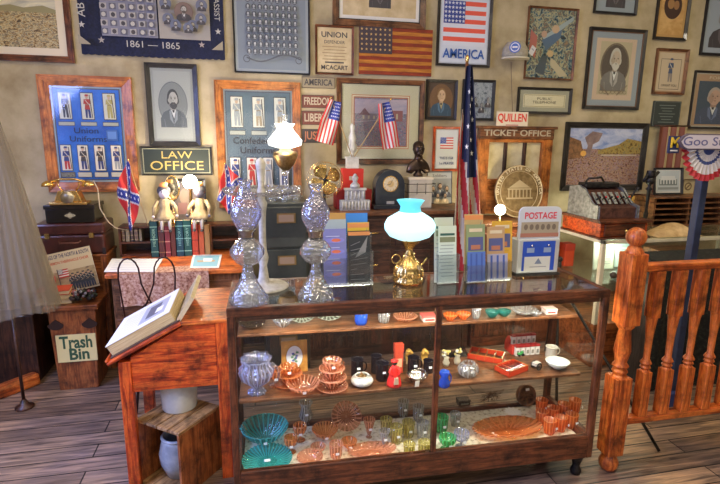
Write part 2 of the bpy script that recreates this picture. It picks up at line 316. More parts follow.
# ------------------------------------------------------------------ pictures on the back wall
def quad(TL, TR, BL, BR, Y=WALL-.03):
    P = [yp(*q, Y) for q in (TL, TR, BL, BR)]
    x0 = (P[0].x+P[2].x)/2; x1 = (P[1].x+P[3].x)/2; z1 = (P[0].z+P[1].z)/2; z0 = (P[2].z+P[3].z)/2
    return (x0+x1)/2, (z0+z1)/2, x1-x0, z1-z0
def quad2(x0, y0, x1, y1, Y=WALL-.03): return quad((x0, y0), (x1, y0), (x0, y1), (x1, y1), Y)
def picture(name, label, cat, q, ft, fmat, draw, matc=None, mw=0, pane=False, depth=.03, lip=None, part='print', group=None, Y=WALL, rx=0):
    cx, cz, w, h = q
    t = thing(name, label, cat, (cx, Y-.0003, cz), group=group, rot=(rx, 0, 0))
    if ft:
        f = MB()
        for (sx, sz, W_, H_, ax) in ((0, 1, w, ft, 0), (0, -1, w, ft, 0), (1, 0, ft, h, 1), (-1, 0, ft, h, 1)):
            # mitred moulding with an inner lip
            if ax == 0: pts = [(-w/2, sz*h/2), (w/2, sz*h/2), (w/2-ft, sz*(h/2-ft)), (-w/2+ft, sz*(h/2-ft))]
            else: pts = [(sx*w/2, -h/2), (sx*w/2, h/2), (sx*(w/2-ft), h/2-ft), (sx*(w/2-ft), -h/2+ft)]
            mt = fmat if not isinstance(fmat, tuple) else fmat[ax]
            n = 4; inner = [i for i in range(4) if (abs(pts[i][1]) < h/2-1e-6 if ax == 0 else abs(pts[i][0]) < w/2-1e-6)]
            vs = [(p[0], 0, p[1]) for p in pts]+[(p[0], -depth*(.55 if i in inner else 1), p[1]) for i, p in enumerate(pts)]
            fs = [(0, 1, 2, 3), (4, 7, 6, 5)]+[(i, i+4, (i+1) % 4+4, (i+1) % 4) for i in range(4)]
            f.add(vs, fs, mt)
            if lip:
                i0, i1 = [pts[i] for i in inner]; d = .006
                f.box(((i0[0]+i1[0])/2, -depth*.5, (i0[1]+i1[1])/2), (abs(i0[0]-i1[0])+d, depth*.4, abs(i0[1]-i1[1])+d), lip)
        f.build('frame', t, bevel=.002)
    iw, ih = w-2*ft, h-2*ft
    if matc:
        a = MB(); a.bb(-iw/2, iw/2, -.01, 0, -ih/2, ih/2, matc); a.build('mat_board', t)
    a = Art(-.0105 if matc else -.008)
    pw, ph = iw-2*mw, ih-2*mw
    if not matc: a.bb(-iw/2, iw/2, -.008, 0, -ih/2, ih/2, PAPER if ft else fmat)
    draw(a, pw, ph); a.build(part, t)
    if pane:
        g = MB(); g.bb(-iw/2, iw/2, -.021, -.019, -ih/2, ih/2, PANE); g.build('glass_pane', t)
    return t
MAHOG = W('case', 'x'), W('case', 'z')
DK = W('dark', 'x'), W('dark', 'z')
OAK = W('oak', 'x'), W('oak', 'z')
skin = C(.66, .45, .32); gskin = C(.5, .47, .42); INK = C(.06, .055, .06); GREY = C(.28, .28, .28)
def landscape(stops, sc_=9, st=(1, 1, 2.2), key=''): return mottled('print_'+key, stops, sc_, st, .6, detail=9, dist=.6)
# 1 top-left battle picture
def d(a, w, h):
    a.rect(0, 0, w, h, landscape([(.36, (.06, .04, .02)), (.45, (.4, .26, .09)), (.5, (.65, .55, .3)), (.56, (.12, .12, .08)), (.68, (.5, .3, .12))], 36, (1, 1, 2), 'fieldbattle'))
    a.rect(0, h*.32, w, h*.36, landscape([(.35, (.42, .42, .36)), (.6, (.75, .7, .5))], 5, (1, 1, 3), 'palesky'))
    a.poly([(-w/2, h*.14), (-w*.2, h*.19), (0, h*.15), (w*.3, h*.2), (w/2, h*.14), (w/2, h*.08), (-w/2, h*.08)], C(.3, .27, .13))
picture('battle_picture', 'field battle painting in a maroon frame with cream mat, top left corner of the wall', 'picture', quad2(-25, -30, 70, 61), .045, MAHOG, d, CREAM, .05)
# 2 banner
def banner():
    cx, cz, w, h = quad((77, -22), (223, -22), (79, 56), (224, 57)); t = thing('banner', 'navy cloth banner with gathered portraits, reading 1861 - 1865', 'banner', (cx, WALL-.012, cz))
    a = MB()
    def f(u, v): return ((u-.5)*w, -.006-.008*math.sin(u*22)*(1-v)-.004*math.sin(u*9), (v-.5)*h-(.006*abs(math.sin(u*PI*22)) if v == 0 else 0))
    a.sheet(f, 88, 10, mottled('navy_cloth', [(.3, (.005, .008, .028)), (.7, (.014, .02, .065))], 60, rough=.8)); a.build('cloth', t)
    a = Art(-.022); g = C(.42, .4, .38); lt = C(.5, .48, .42)
    a.rect(-w*.16, h*.07, w*.38, h*.66, C(.24, .24, .3)); a.rect(w*.22, h*.07, w*.36, h*.66, C(.38, .35, .3))
    for i in range(6):
        for j in range(6): a.rect(-w*.33+i*w*.064, -h*.2+j*h*.105, w*.045, h*.075, g if (i+j) % 2 else C(.12, .12, .16)); a.oval(-w*.33+i*w*.064, -h*.2+j*h*.105, w*.015, h*.03, lt if (i+j) % 2 == 0 else INK, 8)
    for (x, z, s_) in ((.22, .02, 1.5), (.11, -.08, .9), (.16, -.16, .9), (.28, -.16, .9), (.34, -.07, .9), (.1, .1, .9), (.35, .1, .9), (.25, -.2, .8)):
        a.oval(x*w, z*h+.07*h, w*.045*s_, h*.085*s_, C(.22, .15, .12) if s_ > 1 else C(.15, .17, .24), 16); a.bust(x*w, z*h+.06*h, w*.07*s_, h*.14*s_, INK, lt, C(.1, .08, .07), C(.1, .08, .07))
    a.txt('1861 — 1865', 0, -h*.375, h*.12, lt, width=w*.36)
    a.txt('AB', -w*.455, h*.02, h*.14, lt, rot=PI/2); a.txt('ASSIST', w*.455, h*.12, h*.1, lt, rot=-PI/2)
    for sx in (-1, 1):
        a.poly(star(sx*w*.46, -h*.16, h*.045), lt); a.poly(star(sx*w*.34, -h*.34, h*.045), C(.4, .35, .3)); a.poly([(sx*w*.49, -h*.28), (sx*w*.49, -h*.4), (sx*w*.41, -h*.4)], C(.35, .3, .2))
    a.build('printed_panel', t)
banner()
# 3 / 6 uniform posters in oak frames
def uniforms(bg, title, coats, trs):
    def d(a, w, h):
        a.rect(0, 0, w, h, bg); card = C(.72, .7, .6); cap = C(.5, .5, .42)
        a.frame(0, 0, w, h, .008, C(.1, .1, .12))
        for i in range(3):
            x = (-.33+i*.33)*w*1.0; a.rect(x, h*.31, w*.19, h*.29, INK); a.rect(x, h*.31, w*.175, h*.275, card); a.rect(x, h*.12, w*.24, h*.045, INK); a.rect(x, h*.12, w*.23, h*.035, cap)
            a.person(x, h*.185, h*.25, coats[i], trs[i])
        for i in range(4):
            x = (-.38+i*.253)*w; a.rect(x, -h*.25, w*.165, h*.29, INK); a.rect(x, -h*.25, w*.15, h*.275, card); a.rect(x, -h*.435, w*.21, h*.06, INK); a.rect(x, -h*.435, w*.2, h*.05, cap)
            a.person(x, -h*.375, h*.25, coats[3+i], trs[3+i])
        a.txt(title, -w*.04, h*.045, h*.085, C(.02, .03, .1) if title == 'Union' else INK, width=w*(.36 if title == 'Union' else .72), bold=.01)
        a.txt('Uniforms', -w*.02, -h*.045, h*.085, C(.02, .03, .1) if title == 'Union' else INK, width=w*.55, bold=.01)
        if title == 'Union': a.rect(w*.34, 0, w*.17, h*.12, C(.05, .13, .4)); a.rect(w*.34, 0, w*.13, h*.08, C(.12, .25, .6))
        if title != 'Union':
            for i in range(14): a.line((random.random()-.5)*w*.9, -h*.48, (random.random()-.5)*w*.9, -h*.475, .002, cap)
    return d
nb = C(.04, .06, .2); kh = C(.5, .42, .15); rd = C(.5, .05, .04); gy = C(.35, .37, .38); bt = C(.4, .3, .18)
UB = mottled('blue_poster', [(.3, (.02, .09, .5)), (.6, (.05, .22, .8)), (.8, (.14, .38, .9))], 3, rough=.5)
CB = mottled('grey_poster', [(.3, (.09, .13, .16)), (.7, (.16, .22, .27))], 3, rough=.5)
picture('uniform_poster', 'oak framed blue poster of Union Uniforms with seven soldiers', 'poster', quad((36, 74), (132, 77), (48, 192), (138, 192)), .075, OAK, uniforms(UB, 'Union', [INK, rd, kh, nb, INK, INK, nb], [INK, nb, kh, rd, nb, nb, gy]), C(.35, .45, .55), .012, True)
picture('uniform_poster', 'oak framed grey-blue poster of Confederate Uniforms behind the glowing lamp', 'poster', quad((214, 80), (300, 82), (219, 208), (302, 207)), .065, OAK, uniforms(CB, 'Confederate', [gy, gy, gy, nb, rd, gy, bt], [gy, bt, bt, nb, rd, gy, nb]), C(.3, .32, .32), .012, True)
# 4 bearded man, oval
def d(a, w, h):
    a.rect(0, 0, w, h, C(.44, .44, .4)); a.oval(0, h*.02, w*.4, h*.33, C(.16, .17, .18)); a.oval(0, h*.02, w*.385, h*.315, C(.25, .26, .25)); a.bust(0, -h*.03, w*.72, h*.6, C(.13, .14, .15), gskin, C(.07, .07, .07), C(.08, .08, .08), C(.7, .7, .7))
picture('portrait', 'grey oval portrait of a bearded man in a black frame between the uniform posters', 'picture', quad((144, 62), (196, 64), (149, 146), (201, 146)), .035, (W('black', 'x'), W('black', 'z')), d, C(.36, .36, .33), .02, True)
# 5 law office
def d(a, w, h):
    a.rect(0, 0, w, h, C(.02, .03, .022)); gd = C(.5, .36, .1, rough=.4); a.frame(0, 0, w*.98, h*.96, .006, C(.35, .33, .2))
    a.txt('LAW', 0, h*.22, h*.4, gd, width=w*.45); a.txt('OFFICE', 0, -h*.2, h*.5, gd, width=w*.78)
picture('law_office_sign', 'black wooden sign with gold letters LAW OFFICE above the lit lamp', 'sign', quad((139, 146), (212, 147), (141, 176), (212, 175)), .012, (W('black', 'x'), W('black', 'z')), d, depth=.02, part='panel')
# 7 poster of many portraits
def d(a, w, h):
    a.rect(0, 0, w, h, C(.22, .26, .3)); g = C(.1, .11, .13)
    for j in range(8):
        for i in range(9):
            x, z = (-.34+i*.085)*w, (.42-j*.1)*h; a.oval(x, z, w*.036, h*.043, g, 12); a.oval(x, z+h*.008, w*.014, h*.02, C(.5, .52, .52), 8); a.poly([(x-w*.025, z-h*.03), (x+w*.025, z-h*.03), (x, z-h*.005)], C(.3, .33, .36))
    for i in range(24): x = (-.38+i*.033)*w; a.line(x, -h*(.36+.05*math.sin(i*.27)), x+w*.033, -h*(.36+.05*math.sin((i+1)*.27)), .02*h, g)
    for s_ in (-1, 1): a.ring(s_*w*.38, -h*.38, w*.05, h*.05, .006, g)
picture('portrait_poster', 'grey-blue print of many small oval portraits in a thin black frame', 'poster', quad((232, -12), (310, -10), (234, 73), (310, 74)), .012, (BLACK, BLACK), d, C(.32, .36, .38), .02)
# 8 union sign
def d(a, w, h):
    a.rect(0, 0, w, h, AGED); a.txt('UNION', 0, h*.34, h*.17, INK, width=w*.75, bold=.02); a.txt('DEFENDER', 0, h*.18, h*.1, INK, width=w*.6, bold=.01)
    for i in range(5): a.rect(0, h*(.08-i*.07), w*(.7-.1*(i % 2)), h*.014, C(.3, .2, .1))
    a.rect(0, -h*.27, w*.55, h*.03, INK); a.txt('MCACART', 0, -h*.39, h*.14, INK, width=w*.78, bold=.02)
picture('recruiting_notice', 'tan printed notice headed UNION in a narrow brown frame', 'sign', quad((315, 24), (354, 26), (316, 74), (354, 75)), .016, MAHOG, d)
# 9 picture cut by the frame above the wooden flag
def d(a, w, h): a.rect(0, 0, w, h, AGED); a.bust(0, 0, w*.3, h*.7, INK, gskin, INK)
picture('document_frame', 'wide gilt brown framed document above the wooden flag, cut by the photo edge', 'picture', quad2(333, -55, 427, 27), .05, (W('brown', 'x'), W('brown', 'z')), d, PAPER, .03, lip=BLACK)
# 10 wooden flag
def d(a, w, h):
    for i in range(13): a.bb(-w/2, w/2, -.02, -.008, h/2-(i+1)*h/13, h/2-i*h/13-.001, mottled('flag_red', [(.3, (.14, .015, .005)), (.7, (.34, .04, .008))], 8, (1, 6, 6)) if i % 2 == 0 else mottled('flag_tan', [(.3, (.3, .09, .008)), (.7, (.6, .23, .025))], 8, (1, 6, 6)))
    a.bb(-w/2, -w*.06, -.026, -.02, -h*.06, h/2, C(.05, .035, .05)); a.y = -.0265
    for j in range(5):
        for i in range(7): a.poly(star(-w*.47+i*w*.062, h*.44-j*h*.105, h*.032), C(.6, .4, .15))
picture('wooden_flag', 'rustic wooden flag plaque with orange and brown stripes', 'flag', quad((359, 26), (433, 29), (360, 73), (432, 77)), 0, W('brown'), d, part='boards')
# 11 America poster
def usflag(a, x, z, w, h, stripes=13, vert=False, cw=.45, ch=7, red=RED, wh=WHITE, bl=NAVY, ss=.05):
    for i in range(stripes): a.rect(x, z+h/2-(i+.5)*h/stripes, w, h/stripes, red if i % 2 == 0 else wh)
    a.rect(x-w/2+w*cw/2, z+h/2-h*ch/stripes/2, w*cw, h*ch/stripes, bl)
    n, m_ = 6, 5; W_, H_ = w*cw, h*ch/stripes
    for j in range(m_):
        for i in range(n): a.poly(star(x-w/2+W_*(i+.5)/n, z+h/2-H_*(j+.5)/m_, ss*H_*1.3), wh)
def d(a, w, h):
    a.rect(0, 0, w, h, C(.62, .68, .78)); usflag(a, 0, h*.1, w*.9, h*.68, 10, cw=.5, ch=5, red=C(.75, .1, .06), wh=C(.66, .7, .8), bl=C(.02, .05, .3), ss=.07)
    a.txt('AMERICA', 0, -h*.37, h*.2, C(.02, .1, .4), width=w*.9, bold=.02)
picture('flag_poster', 'framed flag poster with big blue word AMERICA below', 'poster', quad((438, -8), (493, -7), (438, 65), (491, 68)), .022, (W('black', 'x'), W('black', 'z')), d, C(.45, .5, .58), .01)
# 12 four word signs
for (t_, x0, y0, x1, y1, colr, tc_) in (('AMERICA', 302, 77, 335, 88, C(.3, .25, .16), INK), ('FREEDOM', 302, 95, 334, 108, C(.16, .045, .03), C(.5, .42, .3)), ('LIBERTY', 302, 111, 334, 125, C(.16, .045, .03), C(.5, .42, .3)), ('JUSTICE', 302, 129, 336, 143, C(.06, .05, .045), C(.5, .2, .1))):
    def d(a, w, h, t_=t_, colr=colr, tc_=tc_):
        a.bb(-w/2, w/2, -.016, -.008, -h/2, h/2, colr); a.y = -.0162; a.frame(0, 0, w, h, .004, C(.1, .07, .05)); a.txt(t_, 0, 0, h*.8, tc_, width=w*.86, bold=.02)
    picture('word_plaque', 'small plaque with the word '+t_, 'sign', quad2(x0, y0, x1, y1), 0, colr, d, part='plank', group='stacked word plaques')
# 13 centre picture
def d(a, w, h):
    a.rect(0, 0, w, h, C(.55, .2, .08)); a.rect(0, 0, w-.012, h-.012, CREAM); a.frame(0, 0, w-.03, h-.03, .012, C(.45, .17, .09)); a.rect(0, 0, w-.05, h-.05, landscape([(.36, (.02, .06, .12)), (.44, (.12, .18, .3)), (.5, (.5, .2, .26)), (.55, (.06, .18, .12)), (.65, (.4, .42, .6))], 70, key='garden'))
    a.rect(0, h*.29, w-.05, h*.26, landscape([(.3, (.3, .3, .42)), (.6, (.5, .4, .46))], 7, (1, 1, 2), 'dusk'))
    a.rect(-w*.1, h*.1, w*.5, h*.12, C(.24, .2, .24)); a.poly([(-w*.38, h*.13), (-w*.28, h*.26), (-w*.18, h*.13)], C(.22, .12, .14)); a.rect(w*.28, h*.12, w*.2, h*.2, C(.3, .12, .12)); a.rect(w*.28, h*.11, w*.03, h*.1, C(.5, .45, .3))
    for i in range(5): a.rect(-w*.3+i*w*.09, h*.09, w*.03, h*.06, C(.5, .42, .3))
    a.line(-w*.45, 0, w*.2, h*.06, .008, C(.35, .3, .35))
picture('street_picture', 'large brown framed picture of a building behind the two small flags', 'picture', quad((337, 78), (424, 80), (337, 163), (424, 165)), .04, (W('brown', 'x'), W('brown', 'z')), d, mottled('matboard', [(.3, (.55, .5, .33)), (.7, (.66, .6, .42))], 3), .085, True, lip=W('dark'))
# 14 young portrait
def d(a, w, h):
    a.rect(0, 0, w, h, C(.1, .06, .04)); a.oval(0, 0, w*.45, h*.46, C(.22, .11, .05)); a.bust(0, -h*.03, w*.8, h*.85, C(.05, .09, .14), C(.75, .5, .3), C(.3, .16, .06), None, C(.5, .4, .2))
picture('portrait', 'small dark portrait of a blond person in blue beside the street picture', 'picture', quad((426, 79), (458, 80), (427, 119), (457, 121)), .022, (W('black', 'x'), W('black', 'z')), d, pane=True)
# 15 drawing behind the flag
def d(a, w, h):
    a.rect(0, 0, w, h, landscape([(.35, (.08, .1, .13)), (.5, (.4, .43, .48)), (.65, (.15, .17, .2))], 38, (1, 1, .6), 'etching'))
    for i in range(4): a.bust((i-1.5)*w*.22, (-.2+.15*(i % 2))*h, w*.22, h*.3, INK, GREY, INK)
picture('etching', 'grey etching in a black frame half behind the tall furled flag', 'picture', quad((463, 79), (496, 80), (463, 120), (494, 121)), .022, (BLACK, BLACK), d, pane=True)
# 17 poster with figures
def d(a, w, h):
    a.rect(0, 0, w, h, landscape([(.36, (.015, .02, .02)), (.44, (.06, .14, .18)), (.5, (.45, .42, .22)), (.55, (.04, .08, .1)), (.65, (.3, .2, .1))], 22, (1, 1, 1), 'heroes'))
    cl = C(.45, .4, .25); a.poly([(w*.02, -h*.2), (w*.12, -h*.24), (w*.42, -h*.45), (w*.25, -h*.48), (w*.02, -h*.3)], cl)
    a.poly([(-w*.45, h*.2), (-w*.3, h*.1), (-w*.32, -h*.22), (-w*.46, -h*.1)], C(.4, .13, .1)); a.poly([(-w*.2, h*.1), (w*.45, h*.42), (w*.45, h*.36), (-w*.12, h*.02)], C(.3, .38, .38))
    a.poly([(-w*.1, -h*.1), (w*.2, h*.1), (w*.22, h*.22), (-w*.2, h*.05)], C(.08, .14, .22)); a.oval(w*.08, h*.22, w*.08, h*.06, C(.5, .36, .22)); a.oval(-w*.16, h*.14, w*.06, h*.05, C(.45, .3, .2)); a.oval(w*.0, -h*.14, w*.07, h*.05, C(.5, .38, .2))
    a.poly([(-w*.2, -h*.2), (-w*.05, -h*.16), (-w*.1, -h*.46), (-w*.3, -h*.42)], C(.06, .08, .09))
picture('battle_poster', 'thin framed poster of crowded blue and tan figures above the document frame', 'poster', quad((529, 6), (579, 8), (526, 78), (574, 81)), .014, (W('brown', 'x'), W('brown', 'z')), d)
# 18 telephone document
def d(a, w, h):
    a.rect(0, 0, w, h, C(.78, .7, .48)); a.frame(0, 0, w*.96, h*.9, .004, C(.35, .28, .12)); a.txt('PUBLIC', 0, h*.16, h*.26, C(.08, .06, .04), width=w*.35); a.txt('TELEPHONE', 0, -h*.12, h*.28, C(.08, .06, .04), width=w*.56)
picture('telephone_sign', 'PUBLIC TELEPHONE card in a wide black frame with grey mat', 'sign', quad((519, 86), (573, 89), (518, 112), (571, 116)), .022, (W('black', 'x'), W('black', 'z')), d, C(.42, .4, .3), .035, True)
# 19 white-bearded officer
def d(a, w, h):
    a.rect(0, 0, w, h, C(.68, .5, .36)); a.rect(0, h*.02, w*.78, h*.86, C(.55, .46, .3)); a.ring(0, h*.06, w*.36, h*.37, .012, C(.2, .15, .1)); a.oval(0, h*.06, w*.33, h*.345, C(.12, .09, .07))
    a.bust(0, h*.02, w*.64, h*.74, C(.22, .2, .18), C(.6, .48, .36), C(.6, .56, .48), C(.66, .62, .54))
    for i in range(7): a.ring((i-3)*w*.1, -h*.37, w*.05, h*.03, .004, C(.25, .18, .12))
    for s_ in (-1, 1): a.line(s_*w*.35, -h*.25, s_*w*.1, -h*.42, .008, C(.25, .18, .12))
picture('portrait', 'large black framed sepia oval portrait of a white-bearded officer', 'picture', quad((590, 26), (647, 30), (585, 108), (640, 111)), .03, (W('black', 'x'), W('black', 'z')), d, C(.34, .38, .42), .055, True, lip=C(.2, .1, .05))
# 20-25
def d(a, w, h): a.rect(0, 0, w, h, C(.3, .36, .38)); a.bust(0, 0, w*.5, h*.8, INK, gskin, INK)
picture('framed_picture', 'black framed picture cut by the top edge above the officer portrait', 'picture', quad2(597, -35, 640, 14), .02, (BLACK, BLACK), d)
def d(a, w, h):
    a.rect(0, 0, w, h, C(.5, .3, .1)); a.rect(0, 0, w*.85, h*.9, landscape([(.35, (.5, .28, .08)), (.6, (.66, .42, .16))], 6, key='amberprint')); a.oval(0, h*.12, w*.32, h*.26, C(.06, .03, .02)); a.oval(-w*.08, h*.16, w*.12, h*.1, C(.4, .22, .08)); a.oval(w*.12, h*.14, w*.1, h*.09, C(.35, .18, .07))
picture('amber_print', 'black framed amber print with dark round scene, top right', 'picture', quad((659, -18), (692, -17), (657, 39), (689, 41)), .026, (W('black', 'x'), W('black', 'z')), d)
def d(a, w, h):
    a.rect(0, 0, w, h, C(.55, .45, .3)); a.frame(0, -h*.06, w*.8, h*.8, .004, INK); a.person(0, -h*.26, h*.62, C(.07, .1, .18), C(.25, .22, .2), gun=False); a.txt('I WANT YOU', 0, -h*.36, h*.09, INK, width=w*.6)
picture('enlistment_print', 'brown framed print of a standing figure pointing out', 'picture', quad((657, 47), (689, 50), (655, 94), (686, 95)), .022, (W('brown', 'x'), W('brown', 'z')), d, C(.4, .25, .14), .012)
def d(a, w, h):
    a.bb(-w/2, w/2, -.018, -.008, -h/2, h/2, C(.04, .05, .045)); a.y = -.0182; a.frame(0, 0, w*.95, h*.95, .003, C(.2, .22, .2))
    for i in range(7): a.rect(0, h*(.33-i*.11), w*(.6-.12*(i % 3)), h*.025, C(.2, .24, .21))
picture('text_plaque', 'dark metal plaque with engraved lines of text', 'plaque', quad((655, 100), (682, 102), (653, 126), (680, 127)), 0, C(.05, .06, .05), d, part='plate')
def d(a, w, h): a.rect(0, 0, w, h, C(.34, .4, .45)); a.bust(0, 0, w*.7, h*.8, INK, gskin, GREY)
picture('edge_picture', 'black framed picture at the right edge beside the amber print', 'picture', quad2(705, -4, 745, 56), .025, (BLACK, BLACK), d)
def d(a, w, h):
    a.rect(0, 0, w, h, C(.5, .32, .2)); a.rect(0, -h*.05, w*.84, h*.84, C(.07, .1, .14)); a.bust(0, -h*.08, w*.8, h*.75, C(.08, .1, .16), C(.62, .4, .3), C(.5, .42, .36)); a.txt('FORD', 0, h*.43, h*.08, CREAM, width=w*.4)
picture('portrait', 'framed colour portrait of a balding man in a suit at the right edge', 'picture', quad((695, 70), (740, 72), (691, 128), (735, 130)), .02, (W('black', 'x'), W('black', 'z')), d, C(.5, .48, .4), .01, True)
# 26 battle picture
def d(a, w, h):
    a.rect(0, 0, w, h, landscape([(.36, (.02, .012, .02)), (.44, (.3, .08, .05)), (.49, (.75, .5, .3)), (.53, (.06, .04, .1)), (.6, (.55, .32, .34)), (.7, (.12, .03, .03))], 60, (1, 1, 1.3), 'crowd'))
    a.rect(0, h*.32, w, h*.36, landscape([(.35, (.2, .28, .6)), (.6, (.62, .62, .8))], 6, (1, 1, 2), 'battlesky'))
    a.poly([(-w*.1, h*.12), (w*.18, h*.22), (w*.3, h*.33), (w*.5, h*.28), (w*.5, h*.05), (-w*.1, h*.05)], mottled('hill', [(.4, (.12, .06, .01)), (.5, (.5, .32, .08)), (.6, (.25, .2, .08))], 40))
    a.poly([(-w*.5, h*.35), (-w*.35, h*.28), (-w*.28, 0), (-w*.5, -h*.05)], mottled('foliage', [(.3, (.12, .06, .03)), (.7, (.45, .2, .08))], 40))
    a.poly([(-w*.27, 0), (-w*.25, h*.2), (-w*.3, h*.34), (-w*.2, h*.45), (-w*.06, h*.42), (-w*.1, h*.28), (-w*.18, h*.22), (-w*.2, 0)], mottled('smoke', [(.3, (.2, .12, .12)), (.7, (.4, .26, .24))], 20))
    a.oval(-w*.3, h*.06, w*.04, h*.05, C(.9, .45, .1)); a.rect(w*.2, h*.03, w*.5, h*.02, C(.6, .5, .4))
picture('battle_picture', 'large black framed painting of a crowded battle by a hill', 'picture', quad((566, 121), (650, 124), (562.5, 191), (642, 190)), .045, (W('black', 'x'), W('black', 'z')), d, C(.08, .07, .07), .01, True)
# 28 flag print
def d(a, w, h):
    a.rect(0, 0, w, h, C(.66, .7, .68)); usflag(a, 0, h*.16, w*.62, h*.3, 9, ch=5, red=C(.6, .08, .06), bl=C(.03, .08, .4)); a.txt('THIS IS OUR', 0, -h*.24, h*.09, C(.05, .08, .2), width=w*.66, bold=.02); a.txt('1st PRAYER', 0, -h*.38, h*.09, C(.05, .08, .2), width=w*.7, bold=.02)
picture('flag_print', 'small red-framed flag print between the bust and the furled flag', 'picture', quad((433, 126), (461, 127), (434, 171), (461, 172)), .022, (W('red', 'x'), W('red', 'z')), d, C(.5, .5, .42), .008)
# 27 ticket office window
def ticket():
    cx, cz, w, h = quad((478, 126), (553, 129), (478, 213), (549, 214), WALL-.06); t = thing('ticket_window', 'wooden ticket office window with three pale panes and letters TICKET OFFICE', 'window', (cx, WALL-.002, cz))
    a = MB(); wo = W('oak', 'z'); wx = W('oak', 'x'); hd = h*.13
    a.bb(-w/2, w/2, -.06, -.0, h/2-hd, h/2, W('brown')); a.bb(-w/2-.02, w/2+.02, -.08, 0, h/2-.012, h/2+.012, W('brown'))
    for x0, x1 in ((-w/2, -w/2+.1), (w/2-.1, w/2)): a.bb(x0, x1, -.05, 0, -h/2, h/2-hd, wo)
    for x in (-w*.13, w*.13): a.bb(x-.012, x+.012, -.045, 0, -h*.1, h/2-hd, W('dark', 'z'))
    a.bb(-w/2+.1, w/2-.1, -.045, 0, -h*.16, -h*.09, wx); a.bb(-w/2+.1, w/2-.1, -.03, 0, -h/2, -h*.16, wx); a.bb(-w/2+.1, w/2-.1, -.05, 0, h/2-hd-.03, h/2-hd, wx); a.build('frame', t, bevel=.004)
    a = MB(); a.bb(-w/2+.1, w/2-.1, -.012, -.006, -h*.1, h/2-hd-.02, mottled('frosted', [(.3, (.5, .4, .2)), (.7, (.85, .78, .5))], 5, rough=.3)); a.build('frosted_pane', t)
    a = Art(-.061); a.txt('TICKET OFFICE', 0, h/2-hd/2, hd*.75, C(.5, .43, .3), width=w*.9, bold=.02); a.build('lettering', t)
ticket()
# Quillen sign hung from a grey cap on a hook
cx, cz, w, h = quad2(494, 112, 525, 127)
def d(a, w, h): a.rect(0, 0, w, h, C(.75, .66, .5)); a.txt('QUILLEN', 0, h*.08, h*.72, C(.7, .05, .03), width=w*.92, bold=.03); a.rect(0, -h*.38, w*.4, h*.06, C(.5, .1, .08))
t = picture('name_sign', 'small cream sign with red letters QUILLEN hung on a cord', 'sign', (cx, cz, w, h), 0, C(.75, .66, .5), d, part='card', Y=WALL-.07)
a = MB(); tp = yp(511, 62, WALL-.05); a.tube([(0, 0, h/2), (tp.x-cx, .02, tp.z-cz)], .003, C(.2, .15, .1)); a.build('cord', t)
def cap():
    c = yp(515, 52, WALL-.1); t = thing('cap', 'grey cloth cap with round blue badge hanging on the wall', 'cap', (c.x, WALL-.1, c.z-.05)); s_ = .0087
    a = MB(); g = mottled('greycloth', [(.3, (.34, .31, .24)), (.7, (.5, .47, .38))], 60, rough=.9)
    a.lathe([(.1, 0), (.108, .03), (.1, .08), (.07, .125), (0, .14)], g, n=24); a.build('crown', t)
    a = MB(); a.slab([(.115*math.cos(q)*1.05, -.12*math.sin(q)*1.0-.0) for q in [i*PI/12 for i in range(13)]], -.012, 0, C(.6, .57, .45)); a.build('brim', t)
    a = Art(0); a.oval(0, 0, .045, .045, C(.08, .16, .5)); a.ring(0, 0, .035, .035, .006, WHITE); a.rect(0, 0, .04, .012, WHITE); a.build('badge', t, (-.06, -.105, .07), rot=(0, 0, -.5))
    a = Art(0); a.rect(0, 0, .05, .075, C(.6, .62, .66)); a.rect(0, .01, .03, .01, C(.3, .3, .4)); a.build('tag', t, (.13, -.05, .06), rot=(0, .5, .2))
cap()
# ------------------------------------------------------------------ display case
CO = Vector((-.107, 2.099, 0)); CR = math.radians(-1.79); L, DP = 1.82, .447
def cw(u, v, w): return CO+Vector((u*math.cos(CR)-v*math.sin(CR), u*math.sin(CR)+v*math.cos(CR), w))
case = thing('display_case', 'long antique wood and glass display case full of coloured glassware', 'display case', CO, CR)
wx, wz, wy = W('case', 'x'), W('case', 'z'), W('case', 'y')
ZT, ZG, ZD = 1.035, .995, .2
a = MB()
a.bb(0, L, 0, .035, ZG, ZT, wx); a.bb(0, L, DP-.03, DP, ZG, ZT, wx); a.bb(0, .035, .035, DP-.03, ZG, ZT, wy); a.bb(L-.035, L, .035, DP-.03, ZG, ZT, wy)
a.build('top_rail', case, bevel=.004)
for (u, v) in ((0, 0), (L-.032, 0), (0, DP-.032), (L-.032, DP-.032)):
    a = MB(); a.bb(u, u+.032, v, v+.032, .12, ZG, wz); a.build('corner_post', case, bevel=.003)
a = MB(); a.bb(.935, .96, 0, .025, .25, ZG, wz); a.build('centre_post', case, bevel=.003)
a = MB(); a.bb(.032, L-.032, 0, .03, .12, .25, wx); a.bb(.032, L-.032, DP-.03, DP, .12, .22, wx); a.bb(0, .03, .03, DP-.03, .12, .25, wy); a.bb(L-.03, L, .03, DP-.03, .12, .25, wy); a.build('bottom_rail', case, bevel=.004)
a = MB(); a.bb(.03, L-.03, .03, DP-.03, ZD-.02, ZD, wx); a.build('deck', case)
a = MB(); a.bb(.03, L-.03, .19, DP-.03, .825, .84, W('brown')); a.build('upper_shelf', case, bevel=.003)
a = MB(); a.bb(.03, L-.03, .12, DP-.03, .525, .54, W('brown')); a.build('middle_shelf', case, bevel=.003)
for (u, u2, v, v2, z, z2) in ((.035, L-.035, .035, DP-.03, ZT-.008, ZT-.002),): 
    a = MB(); a.bb(u, u2, v, v2, z, z2, PLATE); a.build('top_glass', case)
for (u, u2) in ((.032, .935), (.96, L-.032)):
    a = MB(); a.bb(u, u2, .012, .017, .25, ZG, PANE); a.build('front_glass', case)
